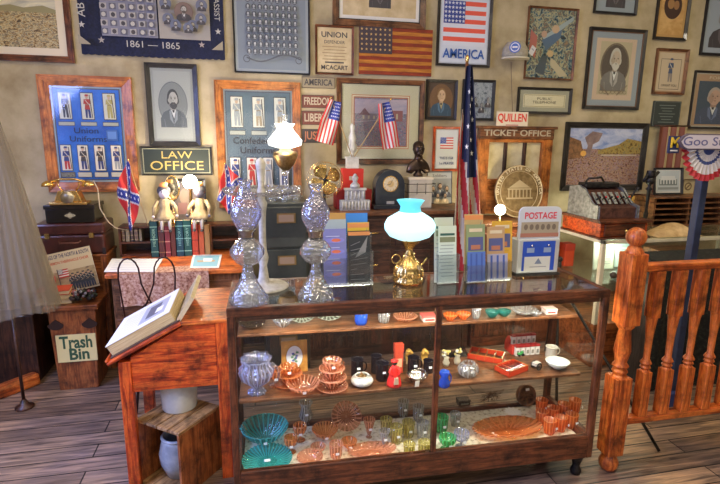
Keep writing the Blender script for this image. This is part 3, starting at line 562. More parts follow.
for u in (.012, L-.017):
    a = MB(); a.bb(u, u+.005, .032, DP-.032, .25, ZG, PANE); a.build('side_glass', case)
a = MB(); a.bb(.032, L-.032, DP-.016, DP-.012, .22, ZG, PANE); a.build('back_glass', case)
for (u, v) in ((.05, .05), (L-.05, .05), (.05, DP-.05), (L-.05, DP-.05)):
    a = MB(); a.lathe([(.025, 0), (.03, .02), (.018, .05), (.03, .09), (.04, .12)], IRON, (u, v, 0), 12); a.build('foot', case)
for u0, u1 in ((.04, .93), (.965, L-.04)):  # added hood and tube strips, put in to brighten the glassware
    a = MB(); a.bb(u0, u1, .02, .032, ZG-.026, ZG, wx); o = a.build('added_lamp_hood', case, bevel=.002)
    a = MB(); a.tube([(u0+.02, .042, ZG-.009), (u1-.02, .042, ZG-.009)], .005, C(1, .93, .8, emit=4), 8); a.build('added_tube_lamp', o)
for u in (.48, 1.4):
    l = bpy.data.lights.new('added_case_light', 'AREA'); l.shape = 'RECTANGLE'; l.size = .85; l.size_y = .02; l.energy = 5.5; l.color = (1, .9, .74); o = bpy.data.objects.new('added_case_light', l); o.location = cw(u, .048, ZG-.016); o.rotation_euler = (.42, 0, CR); col.objects.link(o)  # added fill behind the hood, lights the case contents
# lace cloth on the deck
lace = mottled('lace', [(.35, (.35, .3, .2)), (.48, (.75, .7, .55)), (.7, (.85, .82, .7))], 45, rough=.9)
a = MB(); a.sheet(lambda u, v: cw(.04+u*(L-.08), .035+v*(DP-.08), ZD+.003+.002*math.sin(u*40)*math.sin(v*13)), 60, 12, lace)
tag(a.build('lace_cloth'), 'cream lace cloth spread over the bottom of the display case', 'cloth')
# ---- glassware
def shell(pr, t=.002): return pr+[(max(r-t, 0.0005), z+ (t if i == len(pr)-1 else 0)) for i, (r, z) in reversed(list(enumerate(pr)))]
PROF = {
 'tumbler': [(0, .002), (.6, 0), (.72, .5), (.8, 2.2)],
 'goblet': [(0, 0), (.7, .02), (.65, .1), (.12, .25), (.1, .9), (.25, 1.1), (.75, 1.4), (.9, 2), (.85, 2.6)],
 'bowl': [(0, .03), (.35, 0), (.4, .08), (.75, .35), (1, .8)],
 'plate': [(0, .06), (.4, 0), (.6, .05), (.85, .12), (1, .24)],
 'mug': [(0, 0), (.8, 0), (.82, .1), (.8, 1.7), (.84, 1.75)],
 'jar': [(0, 0), (.5, 0), (.9, .4), (1, .8), (.85, 1.2), (.55, 1.35), (.6, 1.5)],
 'vase': [(0, 0), (.5, 0), (.35, .3), (.75, 1), (.45, 2.2), (.7, 3)],
 'flute': [(0, 0), (.5, .0), (.2, .3), (.45, 1.5), (.9, 4)],
 'epergne': [(0, 0), (.55, 0), (.5, .1), (.2, .35), (.5, .6), (.85, .95), (1, 1.5), (.8, 1.75), (.7, 1.95), (.85, 2.2)],
 'cup': [(0, 0), (.45, 0), (.5, .1), (.9, .7), (1, 1.1)]}
def ware(name, label, cat, x, y, z, kind, wpx, mat, hs=1., tagp=True, tilt=None, handle=False, group=None, flute=.03, fn=12, dz=0, wave=0):
    p = zp(x, y, z); R = wpx/2*scl(p); t = thing(name, label, cat, p+Vector((0, 0, .0006+dz)), group=group, rot=tilt)
    pr = shell([(r*R, zz*R*hs) for r, zz in PROF[kind]]); a = MB(); a.open = True
    a.lathe(pr, mat, n=(72 if wpx > 22 else 36) if flute else 20, flute=flute, fn=fn, wave=wave*R, mat2=dense(mat) if flute else None); a.tube([(pr[len(pr)//2-1][0]*math.cos(q), pr[len(pr)//2-1][0]*math.sin(q), pr[len(pr)//2-1][1]) for q in [i*PI/16 for i in range(32)]], .0013, dense(mat), 5, True); a.build('body', t)
    top = PROF[kind][-1][1]*R*hs
    if handle:
        a = MB(); a.tube([(R*.75+R*.55*math.sin(q), 0, top*.5+top*.33*math.cos(q)) for q in [i*PI/8 for i in range(9)]], R*.09, mat, 6); a.build('handle', t)
    if tagp:
        a = MB(); k = .011; a.box((0, -R*(1.0 if kind in('tumbler', 'mug', 'cup') else .9)-.002, top*.6), (k*1.5, .001, k), C(.85, .87, .9), (-.3, 0, 0)); a.build('price_tag', t)
    return t
B, Mz, T = ZD+.006, .54, .84
# bottom deck
ware('ribbed_bowl', 'large teal ribbed glass bowl at the left end of the case floor', 'bowl', 265, 440, B, 'bowl', 46, TEAL, .85, tagp=True, flute=.05, fn=28)
p = zp(265, 465, B); t = thing('ribbed_plate', 'teal ribbed glass plate lying flat in front of the teal bowl', 'plate', p+Vector((.012, .02, .001)))
a = MB(); a.open = True; R = 25*scl(p); a.lathe(shell([(r*R, z*R*.8) for r, z in PROF['plate']]), TEAL, (0, 0, 0), 108, flute=.02, fn=36, wave=.002, mat2=dense(TEAL)); a.build('body', t); a = MB(); a.box((0, 0, .009), (.03, .016, .001), WHITE, (.1, 0, 0)); a.build('price_tag', t)
for (x, y, k, w_, m_, hs, lb) in (
 (291, 452, 'goblet', 15, AMBER, .85, 'amber footed goblet beside the teal plate'),
 (300, 440, 'goblet', 15, AMBER, .85, 'amber footed goblet behind the first one'),
 (306, 423, 'vase', 19, CLEAR, .8, 'clear vase with a paper tag at the back left of the case floor'),
 (325, 437, 'bowl', 26, AMBER, .9, 'shallow amber bowl in front of the standing pink plate'),
 (336, 457, 'tumbler', 17, PINK, .8, 'pink tumbler with a large white tag'),
 (310, 462, 'bowl', 26, PINK, .6, 'low pink bowl at the very front of the case floor'),
 (369, 437, 'flute', 13, PINK, .75, 'tall flared pink vase at the back of the case floor'),
 (384, 446, 'flute', 12, CLEAR, .7, 'tall flared clear vase beside the pink one'),
 (386, 434, 'tumbler', 15, YELLOW, 1, 'yellow tumbler beside the flared vases'),
 (396, 442, 'tumbler', 16, YELLOW, 1, 'yellow tumbler nearest the clear tumblers'),
 (403, 415, 'tumbler', 14, CLEAR, 1, 'clear tumbler furthest back left of the post'),
 (408, 436, 'tumbler', 16, YELLOW, .9, 'pale yellow tumbler with two tags'),
 (418, 420, 'tumbler', 14, CLEAR, 1, 'clear tumbler close behind the centre post'),
 (422, 437, 'tumbler', 15, CLEAR, 1, 'clear tumbler in the middle by the centre post'),
 (424, 453, 'tumbler', 16, YELLOW, .7, 'pale tumbler in front by the centre post'),
 (409, 454, 'tumbler', 15, YELLOW, .7, 'squat pale yellow tumbler at the front glass'),
 (441, 431, 'tumbler', 17, GREEN, .85, 'bright green cup right of the centre post'),
 (447, 449, 'goblet', 19, GREEN, .55, 'pale green goblet in front of the green cup'),
 (461, 447, 'goblet', 17, VIOLET, .75, 'violet-tinted clear goblet right of the green cup'),
 (455, 425, 'tumbler', 13, CLEAR, .9, 'clear tumbler behind the violet goblet'),
 (349, 447, 'cup', 16, AMBER, .8, 'small amber cup between platter and bowl'),
 (318, 452, 'cup', 15, PINK, .8, 'small pink cup in front of the amber goblets'),
 ):
    ware({'tumbler': 'glass_tumbler', 'cup': 'glass_cup', 'bowl': 'glass_bowl', 'flute': 'glass_vase', 'vase': 'glass_vase', 'goblet': 'goblet'}[k], lb, k if k not in ('flute',) else 'vase', x, y, B, k, w_, m_, hs)
def standing_plate(x, y, z, w_, mat, lb, lean=.9, fn=30):
    p = zp(x, y, z); R = w_/2*scl(p); t = thing('glass_plate', lb, 'plate', p+Vector((0, 0, .001)), rot=(lean, 0, 0)); a = MB(); a.open = True
    a.lathe(shell([(r*R, zz*R*.8) for r, zz in PROF['plate']]), mat, (0, R, 0.01), 60, flute=.02, fn=fn, mat2=dense(mat)); a.tube([(.6*R*math.cos(q), R+.6*R*math.sin(q), .012+.05*R) for q in [i*PI/16 for i in range(32)]], .0015, dense(mat), 5, True); a.build('body', t); return t
standing_plate(348, 433, B, 31, PINK, 'pink glass plate standing tilted at the back of the case floor', .75)
# oval platters
def platter(x, y, wpx, dep, mat, lb, name='oval_platter', rim=.03):
    p = zp(x, y, B); R = wpx/2*scl(p); t = thing(name, lb, 'platter', p+Vector((0, 0, .0006)), CR); a = MB(); a.open = True
    a.lathe(shell([(r*R, zz*R*.8) for r, zz in PROF['plate']]), mat, n=72, flute=rim, fn=24, mat2=dense(mat))
    for q_ in (.55, .8): a.tube([(q_*R*math.cos(q), q_*R*math.sin(q), .004+.09*R*q_) for q in [i*PI/20 for i in range(40)]], .0016, dense(mat), 5, True)
    o = a.build('body', t); o.scale = (1, dep, 1); return t, R
platter(372, 453, 50, .5, PINK, 'pink oval glass platter with scalloped rim')
t, R = platter(507, 432, 72, .5, AMBER, 'large amber oval platter with a looped rim on white lace')
a = MB()
for i in range(36):
    q = 2*PI*i/36; a.tube([(R*(1+.05*math.cos(k))*math.cos(q+.05*math.sin(k)), .5*R*(1+.05*math.cos(k))*math.sin(q+.05*math.sin(k)), R*.17+.002*math.sin(k)) for k in [j*PI/3 for j in range(6)]], .0018, AMBER, 4, True)
a.build('looped_rim', t)
for (x, y, r, lb) in ((489, 436, .05, 'white star doily at the left of the amber platter'), (513, 412, .055, 'white star doily behind the amber platter'), (524, 440, .035, 'white star doily in front of the amber platter')):
    p = zp(x, y, B); a = Art(0); pts = [(r*(1 if i % 2 == 0 else .7)*math.cos(PI*i/12), r*(1 if i % 2 == 0 else .7)*math.sin(PI*i/12)) for i in range(24)]
    m_ = MB(); m_.slab([(q, w_) for q, w_ in pts], 0, .002, WHITE); o = m_.build('doily', None, p+Vector((0, 0, .0008 if y != 447 else .0008))); tag(o, lb, 'doily')
n_ = 0
for (x, y) in ((541, 424), (552, 420), (563, 416), (574, 412), (549, 433), (560, 430), (571, 427), (541, 412)):
    p = zp(x, y, B)
    if n_ == 0:
        t0 = ware('orange_tumbler', 'orange glass tumbler in the cluster at the right end of the case', 'tumbler', x, y, B, 'tumbler', 15, ORANGE, .85, group='orange tumblers'); 
    else: dup(t0, p+Vector((0, 0, .0006)), random.random())
    n_ += 1
# sieve, twig wreath, small box
p = zp(527, 407, B); t = thing('round_sieve', 'round brown wooden sieve standing up behind the amber platter', 'sieve', p+Vector((0, .02, .001)), 0, rot=(-.25, 0, .15)); R = .062
a = MB(); a.open = True; A = Matrix.Rotation(PI/2, 3, 'X'); a.lathe([(R, 0), (R, .03), (R-.006, .03), (R-.006, 0)], W('brown'), (0, 0, R), 32, axis=A); a.build('hoop', t)
a = MB()
for k in range(3): q = PI*k/3+.4; a.box((0, -.012, R), (2*R-.008, .004, .012), W('brown'), (0, q, 0))
a.build('spokes', t); a = MB(); a.box((.0, -.034, R*1.6), (.025, .001, .014), WHITE); a.build('price_tag', t)
p = zp(493, 404, B); a = MB()
for i in range(26):
    q = random.random()*6.28; r = .03+.02*random.random(); x0, z0 = math.cos(q)*r*1.5, .04+math.sin(q)*.035
    a.tube([(x0, random.uniform(-.01, .01), z0), (x0*.3+random.uniform(-.03, .03), random.uniform(-.02, .02), .045), (random.uniform(-.08, .08), 0, max(.003, .04+random.uniform(-.035, .04)))], .0015, W('brown'), 4)
tag(a.build('twig_bundle', None, p+Vector((0, .02, 0))), 'tangled bundle of brown twigs behind the amber platter', 'twigs')
def small_box(name, lb, x, y, z, w_, d_, h_, mt, lid=None, rz=0, cat='box', stripe=None):
    p = zp(x, y, z); t = thing(name, lb, cat, p+Vector((0, 0, .0005)), CR+rz); a = MB(); a.bb(-w_/2, w_/2, -d_/2, d_/2, 0, h_*.72, mt); a.build('body', t, bevel=.0015)
    a = MB(); a.bb(-w_/2-.002, w_/2+.002, -d_/2-.002, d_/2+.002, h_*.72, h_, lid or mt); a.build('lid', t, bevel=.0015)
    if stripe: a = Art(-d_/2-.0005); a.rect(0, h_*.36, w_*.7, h_*.3, stripe); a.build('printed_label', t)
    return t
small_box('wooden_box', 'small dark wooden box behind the green cup', 463, 404, B, .07, .05, .035, W('dark'), stripe=C(.5, .45, .35))
# middle shelf
t = ware('cut_glass_pitcher', 'large violet-tinted cut glass pitcher with ruffled top at the left of the middle shelf', 'pitcher', 257, 392, Mz, 'epergne', 34, VIOLET, .95, flute=.09, fn=9, handle=True)
a = MB(); a.open = True; a.lathe(shell([(.045, .152), (.05, .165), (.07, .18)]), VIOLET, n=48, flute=.12, fn=8); a.build('ruffled_collar', t)
for q in range(3): a = MB(); a.tube([(.03*math.cos(q*2.1), .03*math.sin(q*2.1), .012), (.045*math.cos(q*2.1), .045*math.sin(q*2.1), .001)], .006, VIOLET); a.build('foot', t)
def cup_stack(x, y, wpx, mat, lb, n):
    for i in range(n):
        p = zp(x, y, Mz); s_ = scl(p); base = i*.048
        ware('saucer', f'{lb} saucer, {["lowest", "middle", "topmost"][i]} of its stack', 'saucer', x, y, Mz, 'plate', wpx*(1-.1*i), mat, .7, tagp=False, dz=base, flute=.02, fn=24)
        ware('tea_cup', f'{lb} cup, {["lowest", "middle", "topmost"][i]} of its stack', 'cup', x, y, Mz, 'cup', wpx*.58, mat, .95, tagp=(i == n-1), dz=base+.004, handle=True)
cup_stack(332, 388, 32, PINK, 'pink glass tea', 3)
cup_stack(289, 384, 30, AMBER, 'amber glass tea', 2)
ware('glass_cup', 'pale amber footed cup between the pitcher and the amber cups', 'cup', 276, 386, Mz, 'goblet', 17, AMBER, .8)
ware('glass_dish', 'pink glass dish in front of the oval picture', 'dish', 303, 391, Mz, 'bowl', 33, PINK, .7)
p = zp(296, 378, Mz); t = thing('oval_picture', 'gold framed oval picture of blue flowers standing on the middle shelf', 'picture', p+Vector((0, .06, .001)), rot=(-.12, 0, 0))
w_, h_ = .135, .17; a = MB(); gd = mottled('giltwood', [(.3, (.35, .13, .02)), (.7, (.75, .4, .08))], 15, rough=.35, coat=.3); a.bb(-w_/2, w_/2, 0, .012, 0, h_, gd); a.build('frame', t, bevel=.003)
a = Art(-.001); a.oval(0, h_*.5, .046, .062, C(.35, .2, .05)); a.oval(0, h_*.5, .042, .058, C(.75, .8, .78))
for i in range(9): q = i*2.4; a.oval(.02*math.cos(q)*(.4+.1*i/2), h_*.5+.006*i-.025, .008, .006, C(.1, .15, .4) if i % 2 else C(.12, .3, .15), 8)
a.line(.0, h_*.3, .01, h_*.7, .002, C(.1, .25, .12)); a.build('print', t)
t = ware('sugar_bowl', 'round white china pot with a peaked brown lid', 'pot', 362, 385, Mz, 'jar', 23, mottled('whitechina', [(.4, (.6, .62, .58)), (.6, (.8, .82, .78))], 40, rough=.2), .62, flute=0)
a = MB(); a.prism([(-.026, .034), (.026, .034), (.02, .046), (.01, .05), (.0, .068), (-.01, .05), (-.02, .046)], -.012, .012, C(.28, .15, .04, rough=.3)); a.build('lid', t)
nb_ = C(.012, .01, .016, rough=.15)
for (x, y, w_, hs, lb) in ((357, 375, 15, 1.3, 'black glass mug behind the white pot'), (376, 372, 13, 1.55, 'tall black glass mug behind, near the post'), (382, 379, 16, 1.25, 'black glass mug with a paper tag beside the red doll'), (413, 372, 14, 1.3, 'black glass mug behind the silver basket'), (428, 372, 12, 1.2, 'small black glass mug close to the centre post')):
    ware('black_mug', lb, 'mug', x, y, Mz, 'mug', w_, nb_, hs, flute=0, handle=True)
small_box('red_carton', 'tall red carton behind the red doll', 398, 372, Mz, .045, .03, .16, C(.6, .07, .03), cat='carton', stripe=C(.75, .5, .3))
p = zp(394, 385, Mz); t = thing('red_doll', 'doll in a long bright red dress and bonnet with white apron', 'doll', p+Vector((0, 0, .001))); rd = C(.75, .02, .015)
a = MB(); a.lathe([(.037, 0), (.036, .01), (.028, .045), (.016, .075), (.018, .09), (.012, .104), (.006, .108)], rd, n=32, flute=.05, fn=10); a.build('dress', t)
a = MB(); a.ball((0, 0, .118), .013, C(.03, .018, .012)); a.build('head', t); a = MB(); a.ball((0, .003, .123), (.016, .015, .014), rd); a.lathe([(.016, 0), (.02, .004)], rd, (0, .0, .126)); a.build('bonnet', t)
a = MB(); a.prism([(-.012, .02), (.012, .02), (.01, .055), (-.01, .055)], -.039, -.035, C(.65, .5, .35)); a.build('apron', t)
for s_ in (-1, 1): a = MB(); a.tube([(s_*.014, 0, .096), (s_*.026, -.008, .075), (s_*.014, -.026, .06)], [.008, .007, .005], rd); a.build('arm', t)
p = zp(417, 382, Mz); t = thing('silver_basket', 'silver metal basket with flared rim and a hanging paper tag', 'basket', p+Vector((0, 0, .001)), .2); sv = C(.75, .72, .66, rough=.2, metal=1)
a = MB(); a.open = True; a.lathe(shell([(.02, 0), (.032, .008), (.045, .03), (.055, .042)]), sv, n=40, flute=.05, fn=10); a.build('bowl', t)
a = MB(); a.tube([(.05*math.cos(q), 0, .035+.035*math.sin(q)) for q in [i*PI/10 for i in range(11)]], .0025, sv, 6); a.build('handle', t); a = MB(); a.box((-.03, -.052, .02), (.024, .001, .03), WHITE, (0, .1, 0)); a.build('price_tag', t)
for (x, lb) in ((411, 'left yellow baby slipper propped at the back of the shelf'), (427, 'right yellow baby slipper propped at the back of the shelf')):
    p = zp(x, 368, Mz)+Vector((0, .05, .001)); t = thing('slipper', lb, 'slipper', p); a = MB(); yl = C(.7, .42, .08)
    a.prism([(q, .055+w_) for q, w_ in arc(0, 0, .02, .035, 0, 2*PI, 16)[:-1]], -.006, 0, yl); a.tube([(q, -.012, .05+w_) for q, w_ in arc(0, 0, .016, .03, .4, PI-.4, 8)], .009, yl); a.prism([(-.012, 0), (.012, 0), (.012, .03), (-.012, .03)], -.004, .004, C(.6, .4, .2)); a.build('sole', t)
def pitcher(x, y, wpx, mat, lb, hs=1.9):
    p = zp(x, y, Mz); R = wpx/2*scl(p); t = thing('pitcher', lb, 'pitcher', p+Vector((0, 0, .001))); a = MB(); a.open = True
    a.lathe(shell([(.6*R, 0), (.85*R, .3*R), (.8*R, .9*R), (.55*R, 1.5*R), (.7*R, hs*R)]), mat, n=24); a.build('body', t)
    a = MB(); a.tube([(R*.6+R*.5*math.sin(q), 0, R*hs*.5+R*hs*.35*math.cos(q)) for q in [i*PI/8 for i in range(9)]], R*.1, mat, 6); a.build('handle', t)
    a = MB(); a.tube([(-R*.45, 0, hs*R*.75), (-R*.95, 0, hs*R)], [R*.25, R*.1], mat); a.build('spout', t)
pitcher(444, 387, 13, BLUEG, 'cobalt blue glass pitcher just right of the centre post', 2.6)
def figurine(x, y, lb):
    p = zp(x, y, Mz); t = thing('flower_jar', lb, 'ornament', p+Vector((0, 0, .001))); a = MB(); a.lathe([(.014, 0), (.02, .02), (.012, .04), (.016, .05)], C(.55, .52, .4), n=16); a.build('jar', t)
    a = MB()
    for i in range(14): a.ball((random.uniform(-.02, .02), random.uniform(-.015, .015), .058+random.uniform(0, .028)), .007, C(.7, .6, .2) if i % 3 else C(.7, .7, .6), 8, 5)
    a.build('flowers', t)
figurine(446, 366, 'small jar of yellow china flowers behind the blue pitcher'); figurine(457, 364, 'small pale jar of china flowers beside the blue pitcher')
ware('cut_glass_bowl', 'cut glass footed bowl left of the red wooden tray', 'bowl', 468, 376, Mz, 'jar', 21, CLEAR, .9, flute=.05, fn=12)
def tray(x, y, w_, d_, rz, lb, fill, h_=.032):
    p = zp(x, y, Mz); t = thing('wooden_tray', lb, 'tray', p+Vector((0, 0, .001)), rz); a = MB(); rw = C(.68, .06, .02, rough=.4); tn = W('oak')
    a.bb(-w_/2, w_/2, -d_/2, d_/2, 0, .005, W('brown'))
    for q in ((-w_/2, w_/2, -d_/2, -d_/2+.005), (-w_/2, w_/2, d_/2-.005, d_/2), (-w_/2, -w_/2+.005, -d_/2, d_/2), (w_/2-.005, w_/2, -d_/2, d_/2)): a.bb(*q, .0, h_, rw); a.bb(*q, h_, h_+.0015, tn)
    a.build('box', t)
    a = MB()
    for i in range(1, 4 if fill == 'empty' else 3): k = -w_/2+i*w_/(4 if fill == 'empty' else 3); a.bb(k-.002, k+.002, -d_/2, d_/2, .005, h_*.9, tn if fill == 'empty' else rw)
    a.build('dividers', t)
    if fill != 'empty':
        for i in range(7):
            b_ = MB(); k = -w_/2+.015+i*(w_-.03)/6; b_.tube([(k, -d_*.4, h_*.8), (k+.006, d_*.35, h_*.85)], .0035, C(.6, .6, .58, rough=.2, metal=1), 6); b_.build('utensil', t)
tray(486, 358, .19, .11, -.62, 'brown-red wooden divided tray, empty, on the middle shelf', 'empty')
tray(511, 371, .15, .1, .38, 'bright red wooden tray holding metal utensils', 'full')
def schoolhouse():
    p = zp(523, 352, Mz); t = thing('bottle_crate', 'red crate with a row of white boxes under red lids', 'crate', p+Vector((0, .02, .001)), CR+.03); rw = C(.7, .05, .03)
    a = MB(); a.prism([(-.085, 0), (.085, 0), (.085, .05), (-.085, .05)], -.045, .045, rw); a.prism([(-.085, .05), (-.07, .08), (.07, .08), (.085, .05)], .0, .045, rw); a.build('crate', t, bevel=.002)
    for j in range(2):
        for i in range(5):
            a = MB(); x = -.06+i*.031; y = -.056+j*.05; z = .0 if j == 0 else .045; a.bb(x-.012, x+.012, y-.01, y+.012, z, z+.05, WHITE); a.bb(x-.013, x+.013, y-.012, y+.013, z+.05, z+.06, C(.4, .02, .02)); a.bb(x-.007, x+.007, y-.011, y-.0095, z+.01, z+.032, C(.3, .3, .26)); a.build('white_box', t)
schoolhouse()
p = zp(520, 362, Mz); t = thing('toy_tractor', 'tiny green toy tractor between the crate and the utensil tray', 'toy', p+Vector((0, 0, .036))); gr = C(.06, .35, .1)
# the toy sits on the tray's utensils
a = MB(); a.bb(-.016, .014, -.007, .007, .006, .018, gr); a.bb(.0, .014, -.007, .007, .018, .026, gr); a.build('body', t, bevel=.001)
for (x, r) in ((-.012, .006), (.01, .009)):
    a = MB(); a.lathe([(r, -.01), (r, .01)], BLACK, (x, 0, r), 14, axis=Matrix.Rotation(PI/2, 3, 'X')); a.build('wheel_pair', t)
p = zp(536, 369, Mz); t = thing('toy_cart', 'black spoked toy wheel and grey cart body on the shelf', 'toy', p+Vector((0, 0, .001)), .3)
for y in (-.02, .02):
    a = MB(); a.tube([(.017*math.cos(q), y, .0205+.017*math.sin(q)) for q in [i*PI/9 for i in range(18)]], .0035, BLACK, 6, True)
    for q in (0, PI/3, 2*PI/3): a.tube([(-.017*math.cos(q), y, .0205-.017*math.sin(q)), (.017*math.cos(q), y, .0205+.017*math.sin(q))], .0015, BLACK, 5)
    a.build('wheel', t)
a = MB(); a.tube([(0, -.02, .0205), (0, .02, .0205)], .002, BLACK); a.bb(-.02, .02, -.014, .014, .022, .038, C(.55, .52, .48)); a.build('cart', t)
ware('white_mug', 'white china mug beside the red crate', 'mug', 551, 357, Mz, 'mug', 14, C(.75, .73, .62, rough=.25), .9, flute=0, handle=True, tagp=False)
ware('white_bowl', 'white china bowl at the right end of the middle shelf', 'bowl', 557, 368, Mz, 'bowl', 23, C(.7, .76, .7, rough=.25), .8, flute=0, tagp=False)
# upper shelf
for (x, y, k, w_, m_, hs, lb) in (
 (252, 328, 'bowl', 27, glass('smoke', (.5, .45, .4), .3, (.12, .08, .05)), .6, 'dark smoky glass bowl at the left end of the upper shelf'),
 (283, 326, 'cup', 20, CLEAR, .7, 'clear glass cup on the upper shelf'),
 (361, 324, 'tumbler', 17, BLUEG, .75, 'bright blue glass tumbler on the upper shelf'),
 (384, 322, 'tumbler', 16, CLEAR, .75, 'clear tumbler right of the blue one'),
 (405, 321, 'bowl', 24, PINK, .6, 'pinkish glass bowl on the upper shelf'),
 (450, 320, 'cup', 14, ORANGE, .8, 'left orange glass bowl on the upper shelf'),
 (463, 319, 'cup', 14, ORANGE, .8, 'right orange glass bowl on the upper shelf'),
 (476, 318, 'tumbler', 11, CLEAR, .9, 'small clear tumbler beside the orange bowls'),
 (492, 317, 'cup', 14, glass('seagreen', (.4, .8, .7), .4, (.02, .3, .28)), .8, 'left dark green glass cup on the upper shelf'),
 (504, 316, 'cup', 13, glass('seagreen', (.4, .8, .7), .4, (.02, .3, .28)), .8, 'right dark green glass cup on the upper shelf'),
 (524, 314, 'bowl', 26, CLEAR, .5, 'wide clear glass dish on the upper shelf'),
 (536, 316, 'cup', 10, CLEAR, .7, 'tiny clear cup beside the wide glass dish')):
    ware({'tumbler': 'glass_tumbler', 'cup': 'glass_cup', 'bowl': 'glass_bowl'}[k], lb, k, x, y, T, k, w_, m_, hs, tagp=False)
RIB = glass('ribbed', (.85, .9, .85), .25, (.4, .45, .38)); DENSE[RIB.name] = glass('ribbed_dense', (.7, .75, .7), .6, (.65, .7, .6))
standing_plate(303, 326, T, 29, RIB, 'grey-green ribbed glass plate, left of the pair on the upper shelf', .5)
standing_plate(330, 324, T, 32, RIB, 'grey-green ribbed glass plate, right of the pair on the upper shelf', .5)
small_box('card_box', 'red and white card box near the centre post on the upper shelf', 428, 320, T, .07, .06, .03, C(.65, .55, .5), C(.65, .12, .1), stripe=RED)
small_box('card_box', 'red and white card box at the right end of the upper shelf', 549, 313, T, .065, .05, .03, C(.75, .65, .58), C(.7, .5, .45), stripe=RED)
# ------------------------------------------------------------------ on top of the case
ZK = ZT
def oil_lamp(x, y, lb, s_=1.):
    p = zp(x, y, ZK); t = thing('oil_lamp', lb, 'lamp', p+Vector((0, 0, .001)))
    k = scl(p)
    def P(l): return [(r*k*s_, z*k*s_) for r, z in l]
    a = MB(); a.open = True; a.lathe(shell(P([(20, 0), (20, 5), (16, 12), (10, 22), (6, 32), (5, 40)])), CLEAR, n=48, flute=.03, fn=16); a.build('foot', t)
    a = MB(); a.open = True; a.lathe(shell(P([(5, 40), (12, 44), (17.5, 52), (17.5, 58), (12, 66), (7, 70)])), CLEAR, n=36, flute=.015, fn=12); a.build('oil_font', t)
    a = MB(); a.lathe(P([(7, 70), (8, 72), (8, 76), (10, 78), (9, 82), (0.1, 83)]), C(.45, .42, .36, rough=.25, metal=1), n=24); a.build('burner', t)
    a = MB(); a.open = True; a.lathe(shell(P([(9, 79), (11, 83), (15.5, 92), (16, 101), (11, 112), (6, 118), (5.5, 124), (8, 130)])), VIOLET, n=36, flute=.01, fn=9); a.build('chimney', t)
oil_lamp(249, 302, 'clear glass oil lamp, left of the two on the display case', .93)
oil_lamp(316, 298, 'clear glass oil lamp, right of the two on the display case', .87)
# white turned stand with glass tray
p = zp(264, 287, ZK); k = scl(p); t = thing('turned_stand', 'whitewashed turned wooden stand with a round glass tray', 'stand', p+Vector((0, 0, .001))); wm_ = mottled('whitewash', [(.35, (.38, .34, .26)), (.6, (.6, .57, .48))], 30, rough=.6)
a = MB(); a.lathe([(r*k, z*k) for r, z in [(24, 0), (24.5, 1.2), (23, 2.4), (9, 4), (6, 6), (5, 10), (3.6, 22), (5.5, 30), (3.6, 38), (3.2, 60), (4, 76), (5.5, 84), (3.6, 88), (4, 96), (2.8, 100), (3.8, 114), (5, 122), (3, 126), (0, 128)]], wm_, n=28); a.build('post', t)
a = MB(); a.open = True; a.lathe(shell([(3*k, 94*k), (34*k, 94*k), (37*k, 98*k)]), CLEAR, n=48); a.build('tray', t)
# glowing brass lamp (centre)
p = zp(408, 282, ZK); k = scl(p); t = thing('parlor_lamp', 'ornate brass parlour lamp with a glowing blue-white glass shade', 'lamp', p+Vector((0, 0, .001)))
a = MB(); a.lathe([(r*k, z*k) for r, z in [(14, 0), (15, 3), (12, 5), (14.5, 8), (15, 13), (11, 20), (6, 25), (5, 28)]], BRASS, n=48, flute=.04, fn=16); a.build('base', t)
a = MB(); a.tube([(11*k*math.cos(q), 11*k*math.sin(q), 2*k) for q in [i*PI/10 for i in range(20)]], .005, BRASS, 6, True)
for i in range(12): q = i*PI/6; a.ball((14.5*k*math.cos(q), 14.5*k*math.sin(q), 9*k), (.006, .006, .012), GOLD, 8, 6)
a.build('filigree', t)
a = MB(); a.lathe([(r*k, z*k) for r, z in [(4, 26), (6, 29), (3, 32), (4, 34), (9, 42), (10, 43), (4, 44)]], BRASS, n=24); a.build('burner', t)
for s_ in (-1, 1):
    a = MB()
    if s_ < 0: a.tube([((-13+4.5*math.cos(q))*k, 0, (24+4.5*math.sin(q))*k) for q in [i*PI/8 for i in range(16)]], .0035, BRASS, 6, True)
    else: a.tube([(10*k, 0, 15*k), (15*k, 0, 18*k), (19*k, 0, 24*k)], [.007, .005, .004], BRASS)
    a.build('handle' if s_ < 0 else 'spout', t)
for q in (0, 2.1, 4.2): a = MB(); a.tube([(7*k*math.cos(q), 7*k*math.sin(q), 38*k), (16*k*math.cos(q), 16*k*math.sin(q), 46*k)], .002, BRASS); a.build('shade_holder', t)
SHADE = C(.56, .93, 1., emit=1.05, rough=.3)
a = MB(); a.open = True; a.lathe([(r*k, z*k) for r, z in [(13, 44), (20, 47), (24.5, 53), (25, 58), (22, 64), (14, 69), (10.5, 71)]], SHADE, n=40); a.build('shade', t)
a = MB(); a.open = True; a.lathe([(r*k, z*k) for r, z in [(10.5, 71), (9.5, 76), (13.5, 82)]], C(.12, .6, .72, emit=.8, rough=.3), n=40); a.build('shade_collar', t)
lampC = p+Vector((0, 0, 58*k))
